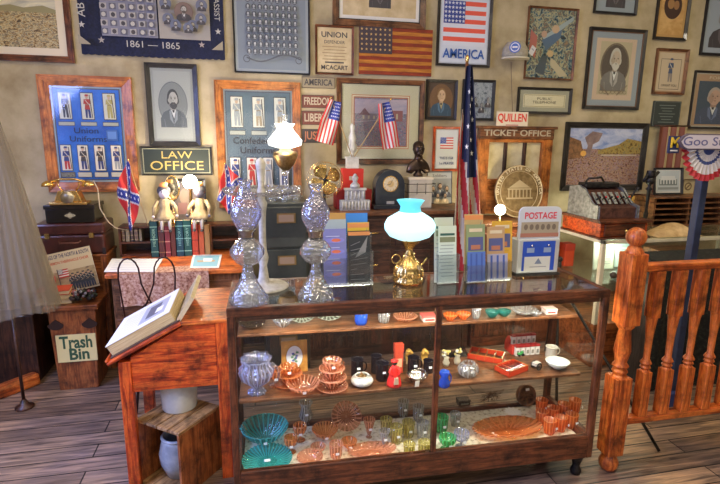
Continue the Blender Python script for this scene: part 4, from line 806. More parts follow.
# brochure racks
def leaflet(parent, x, z, w_, h_, y, base, kind, lean=-.12):
    a = Art(0); a.bb(-w_/2, w_/2, 0, .004, 0, h_, base); a.y = -.0003
    if kind == 'violet':
        for i in range(4): a.oval(0, h_*(.2+i*.2), w_*.42, h_*.05, C(.3, .3, .75)); a.oval(w_*.05, h_*(.2+i*.2), w_*.2, h_*.03, C(.8, .2, .1)); a.rect(-w_*.1, h_*(.27+i*.2), w_*.6, .004, C(.6, .65, .9))
    elif kind == 'dark':
        a.rect(0, h_*.95, w_, h_*.07, C(.75, .3, .1)); a.poly([(-w_*.2, h_*.5), (w_*.4, h_*.9), (w_*.3, h_*.6)], GREY)
        for i in range(8): a.line(-w_*.4, h_*(.1+.09*i), w_*random.uniform(-.2, .4), h_*(.1+.1*i), .0025, GREY)
    elif kind == 'blue': a.rect(0, h_*.8, w_*.8, h_*.12, WHITE); a.poly([(-w_*.5, h_*.5), (w_*.5, h_*.7), (w_*.5, h_*.6), (-w_*.5, h_*.4)], C(.5, .6, .8))
    elif kind == 'list':
        a.rect(0, h_*.85, w_*.8, h_*.04, C(.05, .15, .15)); a.rect(0, h_*.76, w_*.85, h_*.09, C(.25, .3, .2)); 
        for i in range(10): a.rect(-w_*.05*(i % 3), h_*(.66-i*.06), w_*.75, h_*.012, C(.3, .4, .42))
    elif kind == 'photo': a.rect(0, h_*.66, w_*.8, h_*.24, C(.1, .12, .3)); a.rect(0, h_*.6, w_*.5, h_*.08, C(.5, .2, .12)); a.rect(0, h_*.9, w_*.7, h_*.06, CREAM)
    elif kind == 'stripe':
        for i in range(3): a.rect((i-1)*w_*.3, h_*.5, w_*.1, h_*.9, C(.06, .12, .45))
    return a.build('leaflet', parent, (x, y, z), rot=(lean, 0, 0))
def rack(label, x, y, wpx, items, rz=0, dep=.05, holder_h=.12):
    p = zp(x, y, ZK); k = scl(p); w_ = wpx*k; t = thing('brochure_holder', label, 'brochure holder', p+Vector((0, dep/2, .001)), rz)
    a = MB(); h_ = holder_h
    a.bb(-w_/2, w_/2, -dep/2, -dep/2+.003, 0, h_, ACRYL); a.bb(-w_/2, w_/2, dep/2-.003, dep/2, 0, h_*1.5, ACRYL); a.bb(-w_/2, w_/2, -dep/2, dep/2, 0, .003, ACRYL)
    for s_ in (-1, 1): a.bb(min(s_*w_/2, s_*(w_/2-.003)), max(s_*w_/2, s_*(w_/2-.003)), -dep/2, dep/2, 0, h_, ACRYL)
    a.build('acrylic_box', t)
    for i, (dx, wl, hl, base, kind) in enumerate(items): leaflet(t, dx*k, .004, wl*k, hl*k, -dep/2+.008+i*.011, base, kind)
    return t
rack('clear holder of violet pictured brochures right of the oil lamp', 336, 287, 26, [(0, 23, 57, C(.25, .27, .6), 'violet'), (1, 22, 66, C(.4, .5, .55), 'blue'), (3, 20, 72, C(.6, .35, .1), 'blue')], holder_h=.14)
rack('clear holder of dark brochures with blue and yellow leaflets behind', 360, 286, 27, [(0, 22, 54, C(.03, .035, .04), 'dark'), (0, 22, 62, C(.75, .5, .05), 'dark'), (-1, 22, 71, C(.05, .25, .7), 'blue')], holder_h=.17)
rack('clear holder of white list leaflets right of the glowing lamp', 448, 284, 23, [(0, 19, 57, C(.72, .85, .8), 'list'), (-3, 20, 65, C(.6, .66, .58), 'list')], holder_h=.15)
rack('clear holder of green and blue pictured leaflets', 477, 283, 22, [(0, 19, 30, C(.1, .2, .6), 'stripe'), (0, 20, 57, C(.3, .38, .2), 'photo'), (-1, 20, 67, C(.55, .4, .18), 'dark')], holder_h=.09)
rack('clear ribbed holder of violet and tan pictured leaflets', 499, 281, 27, [(-1, 22, 26, C(.4, .4, .55), 'stripe'), (-2, 19, 53, C(.55, .36, .2), 'photo'), (6, 22, 58, C(.7, .42, .05), 'photo')], holder_h=.1)
# postage machine
p = zp(538, 276, ZK); k = scl(p); t = thing('postage_machine', 'white postage stamp machine with blue front and red word POSTAGE', 'machine', p+Vector((0, .05, .001)), CR); w_ = 45*k
a = MB(); a.bb(-w_/2-.008, w_/2+.008, -.05, .05, 0, .012, IRON); a.build('base', t)
a = MB(); a.bb(-w_/2, w_/2, -.04, .045, .012, 37*k, C(.62, .66, .66, rough=.3, metal=.3)); a.build('body', t, bevel=.006)
a = Art(-.0405); a.rect(0, 20*k, 35*k, 30*k, C(.02, .08, .5)); a.rect(-9*k, 26*k, 8*k, 5*k, C(.3, .4, .6)); a.rect(9*k, 26*k, 8*k, 5*k, C(.3, .4, .6)); a.rect(-1*k, 12*k, 28*k, 15*k, C(.66, .68, .64)); a.poly([(-4*k, 12*k), (0, 18*k), (4*k, 12*k)], C(.2, .25, .35)); a.rect(0, 9*k, 18*k, .8*k, C(.3, .3, .35)); a.build('instruction_panel', t)
for x in (-9*k, 9*k): a = MB(); a.tube([(x, -.041, 31*k), (x, -.055, 31*k)], .005, C(.7, .7, .7, rough=.2, metal=1)); a.build('coin_slot', t)
a = MB(); pts = [(-w_/2, 37*k)]+[(w_/2, 37*k)]+arc(w_/2-6*k, 63*k, 6*k, 6*k, 0, PI/2, 5)+arc(-w_/2+6*k, 63*k, 6*k, 6*k, PI/2, PI, 5); a.prism(pts, -.03, -.018, C(.62, .66, .72)); a.build('sign_board', t)
a = Art(-.0305); a.txt('POSTAGE', 0, 60*k, 9*k, C(.7, .02, .06), width=34*k, bold=.02); a.rect(0, 48*k, 40*k, 12*k, C(.42, .36, .26)); 
for i in range(6): a.oval((-15+i*6)*k, 49*k, 2.2*k, 3*k, C(.2, .16, .12), 10)
a.rect(0, 41*k, 41*k, 4*k, C(.45, .2, .14)); a.build('sign_print', t)
# flat things under the glass top, on the upper shelf (seen through the glass)
# ------------------------------------------------------------------ slant-top desk with open book
YD = 2.42; xl, xr = -.635, -.118; rx, rz_ = W('red', 'x'), W('red', 'z')
desk = thing('slant_desk', 'red-orange painted slant-top desk holding the open book', 'desk', (-.376, YD, 0)); DX = .376
def dxl(x): return x+DX
a = MB(); zr_ = yp(225, 322, YD).z; zl_ = yp(120, 362, YD).z; zb = yp(180, 389, YD).z; xm = yp(184, 330, YD).x
for (x, top) in ((xl+.004, zl_), (xr-.06, zr_)):
    for y in (0, .46): a = MB(); a.bb(dxl(x), dxl(x)+.056, y, y+.056, 0, top-.004, rz_); a.build('leg', desk, bevel=.004)
zm_ = zr_-.005
a = MB(); side = [(dxl(xl+.06), zb), (dxl(xr-.06), zb), (dxl(xr-.06), zr_-.01), (dxl(xm), zm_), (dxl(xl+.06), zl_+.015)]
a.prism(side, .006, .03, rx); a.prism(side, .48, .505, rx); a.bb(dxl(xl)+.008, dxl(xl)+.03, .056, .46, zb, zl_-.01, W('red', 'y')); a.bb(dxl(xr)-.03, dxl(xr)-.008, .056, .46, zb, zr_-.01, W('red', 'y')); a.build('apron', desk, bevel=.003)
a = MB(); a.bb(dxl(xm)-.01, dxl(xr)+.015, -.015, .535, zr_, zr_+.018, W('orange', 'x')); a.build('flat_top', desk, bevel=.004)
sl = math.atan2(zr_-zl_, xm-xl); ln = math.hypot(zr_-zl_, xm-xl)+.03
a = MB(); a.bb(-ln, 0, -.015, .535, 0, .016, W('red', 'x')); a.bb(-ln, -ln+.012, -.015, .535, .016, .03, W('red', 'x')); a.build('slant_lid', desk, (dxl(xm)-.008, 0, zr_+.002), bevel=.003, rot=(0, -sl, 0))
# the book lies on the slope
book = thing('open_book', 'thick open antique book with an engraving, lying on the slant desk', 'book', (xm-.008, YD, zr_+.002), rot=(0, -sl, 0))
PG = mottled('page_edges', [(.3, (.4, .27, .11)), (.6, (.68, .54, .28))], 30, (.3, .3, 14), rough=.9); bw = ln-.05
a = MB(); a.bb(-ln+.02, .0, .01, .42, .017, .024, C(.1, .06, .04)); a.build('cover', book)
a = MB(); a.bb(-ln+.03, -.02, .02, .41, .024, .078, PG); a.build('page_block', book, bevel=.004)
a = Art(0); a2 = MB(); a2.bb(-ln+.028, -.022, .018, .412, .078, .081, PAPER)
gk = C(.25, .26, .3)
for i in range(13): a2.bb(-ln+.07+i*.012, -ln+.073+i*.012, .06, .36, .0812, .0814, C(.55, .55, .55))
a2.bb(-.2, -.06, .08, .34, .0812, .0816, C(.4, .41, .44)); a2.bb(-.17, -.1, .12, .3, .0817, .082, C(.12, .12, .15)); a2.bb(-.12, -.08, .14, .22, .0821, .0823, PAPER)
a2.build('open_page', book)
a = MB(); a.bb(0, .02, .01, .42, 0, .13, AGED); a.bb(.0, -.012+.014, .02, .4, 0, .12, PG); a.build('raised_pages', book, (-.012, 0, .03), rot=(0, 1.05, 0))
# ------------------------------------------------------------------ crate and crocks
cr = thing('wooden_crate', 'upturned plank crate on the floor under the slant desk', 'crate', (-.385, 2.5, 0), math.radians(52)); 
# square plan turned so one corner faces the camera
pw = W('plank', 'x'); ch = .36; s2 = .145
a = MB()
for i in range(4): a.bb(-s2, s2, -s2+i*.0735, -s2+i*.0735+.069, ch-.016, ch, pw)
a.build('top_board', cr, bevel=.003)
a = MB(); a.bb(-s2, s2, -s2, -s2+.015, 0, ch-.016, W('bin', 'z')); a.build('side_board', cr, bevel=.003)
a = MB(); a.bb(-s2, s2, s2-.015, s2, 0, ch-.016, W('bin', 'z')); a.build('side_board', cr, bevel=.003)
a = MB(); a.bb(s2-.015, s2, -s2+.015, s2-.015, 0, ch-.016, W('bin', 'z')); a.build('side_board', cr, bevel=.003)
a = MB(); a.bb(-s2+.002, s2-.015, -s2+.015, s2-.015, 0, .015, pw); a.build('bottom_board', cr)
def crock(x, y, z, wpx, hpx, lb, mat, shape, loc=None, name='stoneware_crock'):
    p = loc or zp(x, y, z); k = scl(p); t = thing(name, lb, 'crock', Vector(p)+Vector((0, 0, .001))); a = MB(); a.open = True; R, H_ = wpx/2*k, hpx*k
    a.lathe([(r*R, q*H_) for r, q in shape]+[(r*R-.01, q*H_) for r, q in reversed(shape[:-0 or None])][:-1]+[(0.001, .02)], mat, n=40); a.build('body', t)
    a = MB(); a.tube([((shape[-1][0]*R)*math.cos(q), (shape[-1][0]*R)*math.sin(q), H_*.97) for q in [i*PI/16 for i in range(32)]], .006, mat, 8, True); a.build('rim', t)
stw = mottled('stoneware', [(.35, (.42, .44, .42)), (.6, (.6, .62, .58))], 6, rough=.25, coat=.4)
crock(0, 0, ch, 35, 37, 'white glazed crock standing on the crate', stw, [(.92, 0), (.96, .04), (1, .5), (1, .9), (1.03, 1)], loc=(-.385, 2.56, ch))
crock(0, 0, .016, 36, 42, 'grey-blue salt-glazed crock inside the crate', mottled('saltglaze', [(.35, (.22, .26, .3)), (.6, (.42, .46, .48))], 8, rough=.25, coat=.4), [(.65, 0), (.95, .35), (1, .6), (.85, .85), (.8, 1)], loc=(-.4, 2.5, .016))
# ------------------------------------------------------------------ writing desk at the wall
ZR = .85; y0, y1 = 3.47, 4.16; dx0 = zp(105, 274, ZR).x; dx1 = zp(237, 274, ZR).x+.04
wd = thing('writing_desk', 'brown wooden writing desk against the wall with lace cloth over its front', 'desk', (dx0, y0, 0)); DW = dx1-dx0
bx_, bz_ = W('orange', 'x'), W('brown', 'z')
a = MB(); a.bb(0, DW, 0, y1-y0, ZR-.03, ZR, bx_); a.build('desk_top', wd, bevel=.006)
for (u0, u1) in ((.03, .28), (DW-.28, DW-.03)):
    a = MB(); a.bb(u0, u1, .04, y1-y0-.02, .04, ZR-.03, bz_); a.build('pedestal', wd, bevel=.004)
    for i in range(3):
        a = MB(); a.bb(u0+.015, u1-.015, .022, .04, .08+i*.24, .29+i*.24, W('brown', 'x')); o = a.build('drawer', wd, bevel=.004); a = MB(); a.ball(((u0+u1)/2, .012, .185+i*.24), .012, BRASS); a.build('knob', o)
a = MB(); a.bb(.28, DW-.28, .04, .06, ZR-.15, ZR-.03, W('brown')); a.build('apron', wd)
def lacefn(u, v): x = .1*DW+u*.64*DW; return (x, -.012-.008*math.sin(u*30)*(1-v), ZR-.22*(1-v))
lc = mottled('brown_lace', [(.35, (.2, .07, .04)), (.5, (.5, .26, .16)), (.65, (.66, .45, .32))], 55, rough=.9)
a = MB(); a.sheet(lacefn, 60, 8, lc); a.sheet(lambda u, v: (.1*DW+u*.64*DW, -.012+v*.16, ZR+.002), 10, 3, lc); o = a.build('lace_runner', None, (dx0, y0, 0)); tag(o, 'rose-brown lace runner hanging over the front of the writing desk', 'cloth')
# hutch / bookshelf on the desk
hx0, hx1 = yp(118, 230, 4.0).x, dx1-.02; zh = yp(120, 227, 4.0).z
hu = thing('desk_hutch', 'low dark wooden bookshelf standing on the writing desk', 'bookshelf', (hx0, 4.0, ZR)); HW = hx1-hx0; hh = zh-ZR
a = MB(); dk = W('dark', 'x'); dz_ = W('case', 'z')
for x in (0, HW*.3, HW*.74, HW-.015): a = MB(); a.bb(x, x+.015, 0, .155, 0, hh-.014, dz_); a.build('upright', hu)
a = MB(); a.bb(0, HW, .155, .17, 0, hh, dk); a.build('back_panel', hu)
for (u0, u1, zz) in ((.015, HW*.3, .0), (.015, HW*.3, hh*.42), (HW*.74+.015, HW-.015, hh*.42), (0, HW, hh-.014)): a = MB(); a.bb(u0, u1, 0, .155, zz, zz+.014, W('case', 'x')); a.build('shelf', hu)
# books in the hutch (small, left) and standing books in front middle
def bookm(w_, d_, h_, cov, band=None):
    a = MB(); a.bb(0, w_, 0, .008, 0, h_, cov); a.bb(0, .003, 0, d_, 0, h_, cov); a.bb(w_-.003, w_, 0, d_, 0, h_, cov); a.bb(.003, w_-.003, .008, d_-.004, .003, h_-.004, AGED)
    if band:
        for q in (.15, .5, .85): a.bb(.001, w_-.001, -.001, 0, h_*q-.003, h_*q+.003, band)
    return a
x = hx0+.018
for i in range(5):
    w_ = .022+.008*(i % 2); o = bookm(w_, .11, hh*.42, [C(.2, .12, .08), C(.3, .25, .16), C(.12, .08, .07)][i % 3], C(.4, .3, .15)).build('small_book', None, (x, 4.02, ZR+hh*.42+.0145)); tag(o, ['first', 'second', 'third', 'fourth', 'fifth'][i]+' from the left of the five little hutch books', 'book', 'little books in the hutch'); x += w_+.004
xs = yp(151, 250, 3.93).x
for i, (wp, hp, c_, nm, bd) in enumerate(((7.5, 35, C(.015, .07, .06), 'dark green tall book with gold spine lettering, under the left doll', C(.3, .5, .3)), (6, 30, C(.1, .025, .02), 'dark maroon book next to the left green one', C(.3, .15, .05)), (5.5, 30, C(.22, .03, .035), 'wine red book in the middle of the row', C(.6, .3, .2)), (5, 29, C(.12, .03, .02), 'dark brown-red book left of the blue-green volume', None),
        (7.5, 35, C(.01, .06, .08), 'dark blue-green tall book in the middle of the row', C(.2, .45, .4)), (7.5, 35, C(.015, .09, .07), 'dark green tall book just right of the blue-green one', C(.3, .55, .4)), (6.5, 31, C(.55, .06, .02), 'bright red book under the right doll', C(.2, .02, .01)), (5.5, 30, C(.55, .1, .03), 'orange-red book beside the bright red one', None), (5.5, 30, C(.4, .2, .06), 'tan book at the right end of the row', None))):
    k = scl((xs, 3.93, ZR)); w_, h_ = wp*k, hp*k*1.03; o = bookm(w_-.001, .06, h_, c_, bd).build('book', None, (xs, 3.93, ZR+.0005)); tag(o, nm, 'book', None)
    if i in (0, 4, 5):
        a = Art(-.0015); a.txt(['MEMOIR', '', '', '', 'HISTORY', 'HISTORY'][i], w_/2, h_*.55, w_*.5, bd, rot=PI/2, width=h_*.5); a.build('spine_title', o)
    xs += w_
HB = ZR+36*scl((0, 3.93, ZR))
# papers and print on the desk
def flat(name, lb, cat, quadpx, z, draw=None, base=PAPER, th=.003):
    P = [zp(*q, z) for q in quadpx]; c = sum(P, Vector())/4; a = MB(); a.slab([((p-c).x, (p-c).y) for p in P], 0, th, base); 
    if draw: draw(a, [(p-c) for p in P], th)
    return tag(a.build(name, None, c), lb, cat)
def dl(a, P, th):
    for i in range(6):
        t_ = .15+i*.13; A_ = P[0].lerp(P[3], t_); B_ = P[1].lerp(P[2], t_); A2 = A_.lerp(B_, .1); B2 = A_.lerp(B_, .88); a.box(((A2+B2)/2+Vector((0, 0, th+.0003))), ((B2-A2).length, .006, .0004), C(.45, .48, .55), (0, 0, math.atan2((B2-A2).y, (B2-A2).x)))
flat('paper_sheets', 'spread white paper sheets on the left of the writing desk', 'paper', [(104, 272), (155, 272), (163, 259), (112, 259)], ZR+.006, dl)
def dl2(a, P, th):
    c = lambda k: [p*k for p in P]; q = c(.85); a.slab([(p.x, p.y) for p in q], th, th+.0005, C(.25, .5, .6)); a.slab([(p.x*1.2, p.y*.25-.01) for p in c(.5)], th+.0006, th+.001, C(.5, .35, .2)); a.slab([(p.x*.5+.01, p.y*.4+.02) for p in c(.6)], th+.0012, th+.0016, WHITE)
flat('seascape_print', 'small blue seascape print lying flat on the writing desk', 'picture', [(190, 268), (219, 268), (222, 255), (193, 255)], ZR+.003, dl2)
# dolls
def doll(x, y, lb, face, rz):
    p = yp(x, y, 3.935); p.z = HB+.002; k = scl(p); t = thing('seated_doll', lb, 'doll', p, rz); dr = mottled('muslin', [(.3, (.24, .17, .08)), (.7, (.42, .32, .18))], 30, rough=.9)
    a = MB(); a.lathe([(11*k, 0), (11.5*k, 2*k), (7.5*k, 6*k), (4.6*k, 11*k), (5.5*k, 18*k), (2.2*k, 21.5*k)], dr, (0, .02, 0), 28, flute=.06, fn=9); a.build('dress', t)
    a = MB(); a.ball((0, .01, 26.5*k), (5.2*k, 5*k, 6*k), face)
    for s_ in (-1, 1): a.ball((s_*1.8*k, -.0+.01-4.2*k, 28*k), .7*k, INK, 8, 6)
    a.ball((0, .01-4.6*k, 26.5*k), .7*k, face, 8, 6); a.ball((0, .01-4.3*k, 24.6*k), (1.2*k, .4*k, .4*k), RED, 8, 6); a.build('head', t)
    a = MB(); a.ball((0, .02, 28.5*k), (6.4*k, 5.6*k, 6*k), INK); a.build('hair', t)
    a = MB(); a.ball((0, .012, 34*k), (4*k, 3.5*k, 3.2*k), C(.75, .3, .08)); a.ball((2.5*k, .01, 35.5*k), 1.8*k, C(.8, .5, .2)); a.build('orange_bow', t)
    for s_ in (-1, 1):
        a = MB(); a.tube([(s_*3.5*k, -.01, 2*k), (s_*3.5*k, -.045, 1*k), (s_*3.8*k, -.05, -9*k)], [2.2*k, 1.8*k, 1.4*k], C(.7, .62, .5)); a.ball((s_*3.8*k, -.055, -10.5*k), (1.6*k, 2.4*k, 1.3*k), INK); a.build('leg', t)
        a = MB(); a.tube([(s_*5.5*k, .02, 18*k), (s_*10*k, 0, 12*k), (s_*11*k, -.03, 5*k)], [2.4*k, 2*k, 1.3*k], dr); a.ball((s_*11*k, -.035, 4*k), 1.5*k, face); a.build('arm', t)
doll(165.5, 218, 'pale-faced doll with orange bow sitting on the left books', C(.6, .52, .5), .15)
doll(200, 216, 'dark-faced doll with orange bow sitting on the right books', C(.12, .12, .16), -.25)
# dark framed screen behind the dolls and lit lamp
def d(a, w, h): a.rect(0, 0, w, h, C(.1, .08, .08)); a.oval(0, h*.1, w*.3, h*.25, C(.22, .16, .13)); a.rect(-w*.2, -h*.2, w*.3, h*.3, C(.2, .1, .1))
cx, cz, w, h = quad2(170, 178, 206, 222, 4.1); cz = zh+h/2+.002
picture('dark_picture', 'dark framed picture standing behind the two dolls', 'picture', (cx, cz, w, h), .02, (W('black', 'x'), W('black', 'z')), d, Y=4.14)
p = yp(190, 182, 4.05); t = thing('globe_lamp', 'small lamp with a blazing white globe under the LAW OFFICE sign', 'lamp', (p.x, 4.05, zh+.001)); a = MB(); hz = p.z-zh
a.lathe([(.04, 0), (.04, .01), (.012, .02), (.01, hz-.06), (.03, hz-.045), (.03, hz-.035)], BRASS, n=20); a.build('stem', t); a = MB(); a.ball((0, 0, hz), .055, C(1, .97, .9, emit=14)); a.build('globe', t); g1 = Vector((p.x, 4.0, p.z))
p = yp(172, 188, 4.08); t = thing('glare_mirror', 'pale gilded oval mirror behind the left doll', 'mirror', (p.x, 4.08, zh+.001)); hz = p.z-zh; a = MB(); a.prism(arc(0, hz, .045, .085, 0, 2*PI, 28)[:-1], 0, .01, C(.85, .8, .6, rough=.12, metal=1)); a.build('mirror', t)  # mirror put in for a bright oval of lamplight
a = MB(); a.tube([(q, .005, w_) for q, w_ in arc(0, hz, .05, .09, 0, 2*PI, 28)[:-1]], .007, GOLD, 6, True); a.lathe([(.03, 0), (.01, .015), (.008, hz-.085)], GOLD, (0, .005, 0), 12); a.build('stand', t)
# ------------------------------------------------------------------ small flags on sticks
def flagcloth(name, parent, fn, colour, stars, nu=36, nv=24, starm=WHITE, off=-.002):
    a = MB(); a.sheet(fn, nu, nv, colour)
    for (u, v, r, asp) in stars:
        pts = star(0, 0, 1); P = []
        for (px_, pz) in pts:
            q = Vector(fn(min(max(u+px_*r, 0), 1), min(max(v+pz*r*asp, 0), 1))); P.append(q+Vector((0, off, 0)))
        a.add(P, [tuple(range(10))], starm)
    return a.build(name, parent)
cred, cblue, cwh = C(.58, .025, .025), C(.018, .035, .24), C(.6, .58, .55)
def battle_col(u, v):
    d1 = abs((u-.5)-(v-.5))*.707; d2 = abs((u-.5)+(v-.5))*.707; dd = min(d1, d2)
    return cblue if dd < .085 else cwh if dd < .12 else cred
bstars = [(.5, .5, .05, 1)]+[(.5+s_*k_, .5+q*k_, .045, 1) for k_ in (.13, .26, .39) for s_ in (-1, 1) for q in (-1, 1)]
def stick_flag(lb, base, top, drop, wpx_, Y, side, colf=battle_col, stars=bstars, name='stick_flag', foot=True, hoist=.62):
    b0, t1 = yp(*base, Y), yp(*top, Y); t = thing(name, lb, 'flag', b0); v_ = t1-b0
    a = MB(); a.tube([(0, 0, 0), v_], .0035, C(.55, .4, .2), 6); a.ball(v_, .007, GOLD, 8, 6); a.build('stick', t)
    k = scl(b0); w_ = wpx_*k
    def fn(u, v):      # v=1 at stick tip, cloth hangs down and bunches
        A = v_*(1-hoist*(1-v)*(.98))
        hang = u*drop*k
        return A+Vector((side*w_*u*(.75+.25*v)+.008*math.sin(v*9+u*4), -.012-.014*math.sin(u*9+v*2.5), -hang))
    flagcloth('cloth', t, fn, colf, stars, 48, 36); return t
stick_flag('battle flag with blue starred cross, on the stick left of the dolls', (148, 226), (128, 160), 30, -13, 3.96, 1, name='battle_flag')
stick_flag('battle flag with blue starred cross, on the stick right of the dolls', (212, 222), (225, 163), 16, 16, 3.97, 1, name='battle_flag')
def us_col(u, v):
    if u < .42 and v > .46: return cblue
    return cred if int((1-v)*13) % 2 == 0 else cwh
us_st = [(.04+.067*i, .93-.09*j, .022, 1.3) for i in range(6) for j in range(5)]
# ------------------------------------------------------------------ metal file cabinet + lamp + glasses
Zm = 1.285; fx0, fx1 = yp(262, 202, 3.6).x, yp(309, 204, 3.6).x
fc = thing('file_cabinet', 'dark green-grey metal file cabinet with label holders', 'cabinet', (fx0, 3.6, 0)); gm = mottled('greenmetal', [(.3, (.025, .03, .025)), (.7, (.06, .065, .055))], 5, rough=.4, metal=.3); FWd = fx1-fx0
a = MB(); a.bb(0, FWd, 0, .55, 0, Zm, gm); a.build('body', fc, bevel=.006)
for i in range(4):
    a = MB(); z = .04+i*.308; a.bb(.02, FWd-.02, -.018, 0, z, z+.295, gm); o = a.build('drawer', fc, bevel=.006)
    a = MB(); a.bb(FWd*.3, FWd*.7, -.026, -.018, z+.18, z+.25, C(.25, .16, .06, rough=.4, metal=.7)); a.bb(FWd*.34, FWd*.66, -.0275, -.026, z+.19, z+.24, C(.3, .2, .12)); a.build('label_holder', o)
p = Vector((yp(286, 190, 3.85).x, 3.85, Zm)); k = scl(p); t = thing('banquet_lamp', 'tall brass and glass lamp with a blazing white ruffled shade on the file cabinet', 'lamp', p+Vector((0, 0, .001)))
a = MB(); a.lathe([(r*k, z*k) for r, z in [(11, 0), (11, 3), (6, 6), (3, 12), (2.5, 22), (4, 26), (3, 30)]], CLEAR, n=24); a.build('stem', t)
a = MB(); a.lathe([(r*k, z*k) for r, z in [(3, 28), (8, 33), (12, 42), (11.5, 46), (6, 47), (5, 50)]], mottled('brassfont', [(.3, (.3, .19, .08)), (.7, (.6, .45, .22))], 60, rough=.3, metal=1, bump=.5), n=28, flute=.02, fn=12); a.build('oil_font', t)
a = MB(); a.open = True; a.lathe([(r*k, z*k) for r, z in [(7, 50), (15, 52.5), (16, 57), (12, 62), (8, 67), (7, 70), (9.5, 73)]], C(1, .98, .93, emit=4.5), n=48, flute=.04, fn=10); a.build('shade', t)
a = MB(); a.open = True; a.lathe([(r*k, z*k) for r, z in [(3.4, 66), (2.8, 78), (3.4, 82)]], CLEAR, n=20); a.build('chimney', t); g2 = p+Vector((0, 0, 64*k))
for i, (x, dy, w_, lb) in enumerate(((272, -.12, 12, 'left clear glass mug on the file cabinet'), (296, -.1, 11, 'right clear glass mug on the file cabinet'), (284, -.17, 9, 'middle clear glass mug on the file cabinet'))):
    q = yp(x, 195, 3.85+dy); t = thing('glass_mug', lb, 'mug', (q.x, 3.85+dy, Zm+.001)); k = scl(q); R = w_/2*k; a = MB(); a.open = True; a.lathe(shell([(R*.8, 0), (R*.85, R*1.2), (R, R*2.6)]), CLEAR, n=24); a.build('body', t); a = MB(); a.tube([(R*.85+R*.5*math.sin(j*PI/6), 0, R*1.3+R*.8*math.cos(j*PI/6)) for j in range(7)], .004, CLEAR, 6); a.build('handle', t)
# ------------------------------------------------------------------ long dark cabinet with things on it
ZB = 1.19; bx0, bx1 = fx1+.01, yp(474, 214, 3.75).x
sb = thing('sideboard', 'long dark wooden rolltop sideboard along the back wall', 'sideboard', (bx0, 3.72, 0)); SW = bx1-bx0
a = MB(); a.bb(0, SW, .02, .46, 0, ZB-.03, W('dark', 'x')); a.build('body', sb, bevel=.004); a = MB(); a.bb(-.005, SW, 0, .47, ZB-.03, ZB, W('brown', 'x')); a.build('top', sb, bevel=.005)
nd = 4
for i in range(nd):
    x0, x1 = .03+i*(SW-.04)/nd, (i+1)*(SW-.04)/nd-.01
    for j, (za, zb_) in enumerate(((.1, .62), (.66, .88), (.92, 1.13))):
        a = MB(); a.bb(x0, x1, .004, .02, za, zb_, W('dark', 'x' if j else 'z')); o = a.build('door' if j == 0 else 'drawer', sb, bevel=.005)
        a = MB(); a.tube([((x0+x1)/2-.04, -.008, (za+zb_)/2), ((x0+x1)/2+.04, -.008, (za+zb_)/2)], .006, BRASS); a.build('handle', o)
ZB += .001
ZL = 1.07; lx0, lx1 = bx1+.03, yp(557, 216, 3.75).x
t = thing('low_cabinet', 'lower brown wooden cabinet under the ticket window', 'cabinet', (lx0, 3.72, 0)); a = MB(); a.bb(0, lx1-lx0, .02, .46, 0, ZL-.03, W('case', 'x')); a.build('body', t, bevel=.004); a = MB(); a.bb(0, lx1-lx0+.01, 0, .47, ZL-.03, ZL, W('brown', 'x')); a.build('top', t, bevel=.005)
for i in range(2): a = MB(); x_ = .02+i*(lx1-lx0)/2; a.bb(x_, x_+(lx1-lx0)/2-.03, .004, .02, .1, ZL-.08, W('case', 'z')); o = a.build('door', t, bevel=.004); a = MB(); a.ball((x_+.05, -.005, .6), .014, BRASS); a.build('knob', o)
ZL += .001
def onb(x, Y): q = yp(x, 210, Y); return Vector((q.x, Y, ZB))
# fan
p = onb(325, 3.82); k = scl(p); t = thing('desk_fan', 'antique brass-bladed desk fan with wire cage', 'fan', p); HC = 31*k+.0
a = MB(); a.lathe([(.05, 0), (.05, .012), (.03, .03), (.012, .05), (.01, HC-.02)], IRON, (0, .03, 0), 20); a.build('base', t)
a = MB(); A = Matrix.Rotation(PI/2, 3, 'X'); a.lathe([(.0, -.09), (.035, -.08), (.04, -.03), (.03, .0), (.015, .012), (0, .02)], IRON, (0, 0, HC), 20, axis=A); a.build('motor', t)
for i in range(4):
    q0 = i*PI/2+.5; a = MB()
    def bf(u, v, q0=q0):
        r = (2+13.5*v)*k; hw = (.42+.3*math.sin(PI*min(1, v*.9)))*(1-.35*v**6); an = q0+(u-.5)*2*hw; return (r*math.cos(an), -.012-.03*(u-.5)*v, HC+r*math.sin(an))
    a.sheet(bf, 8, 10, BRASS); a.sheet(lambda u, v: Vector(bf(1-u, v))+Vector((0, .0015, 0)), 8, 10, BRASS); a.build('blade', t)
a = MB()
for y, r in ((-.05, 13), (-.04, 17), (.03, 17.5)): a.tube([(r*k*math.cos(q), y, HC+r*k*math.sin(q)) for q in [i*PI/16 for i in range(32)]], .002, BRASS, 5, True)
for i in range(16): q = i*PI/8; a.tube([(2.5*k*math.cos(q), -.055, HC+2.5*k*math.sin(q)), (13*k*math.cos(q), -.05, HC+13*k*math.sin(q)), (17*k*math.cos(q), -.04, HC+17*k*math.sin(q)), (17.5*k*math.cos(q), .03, HC+17.5*k*math.sin(q))], .0012, BRASS, 4)
a.build('cage', t)
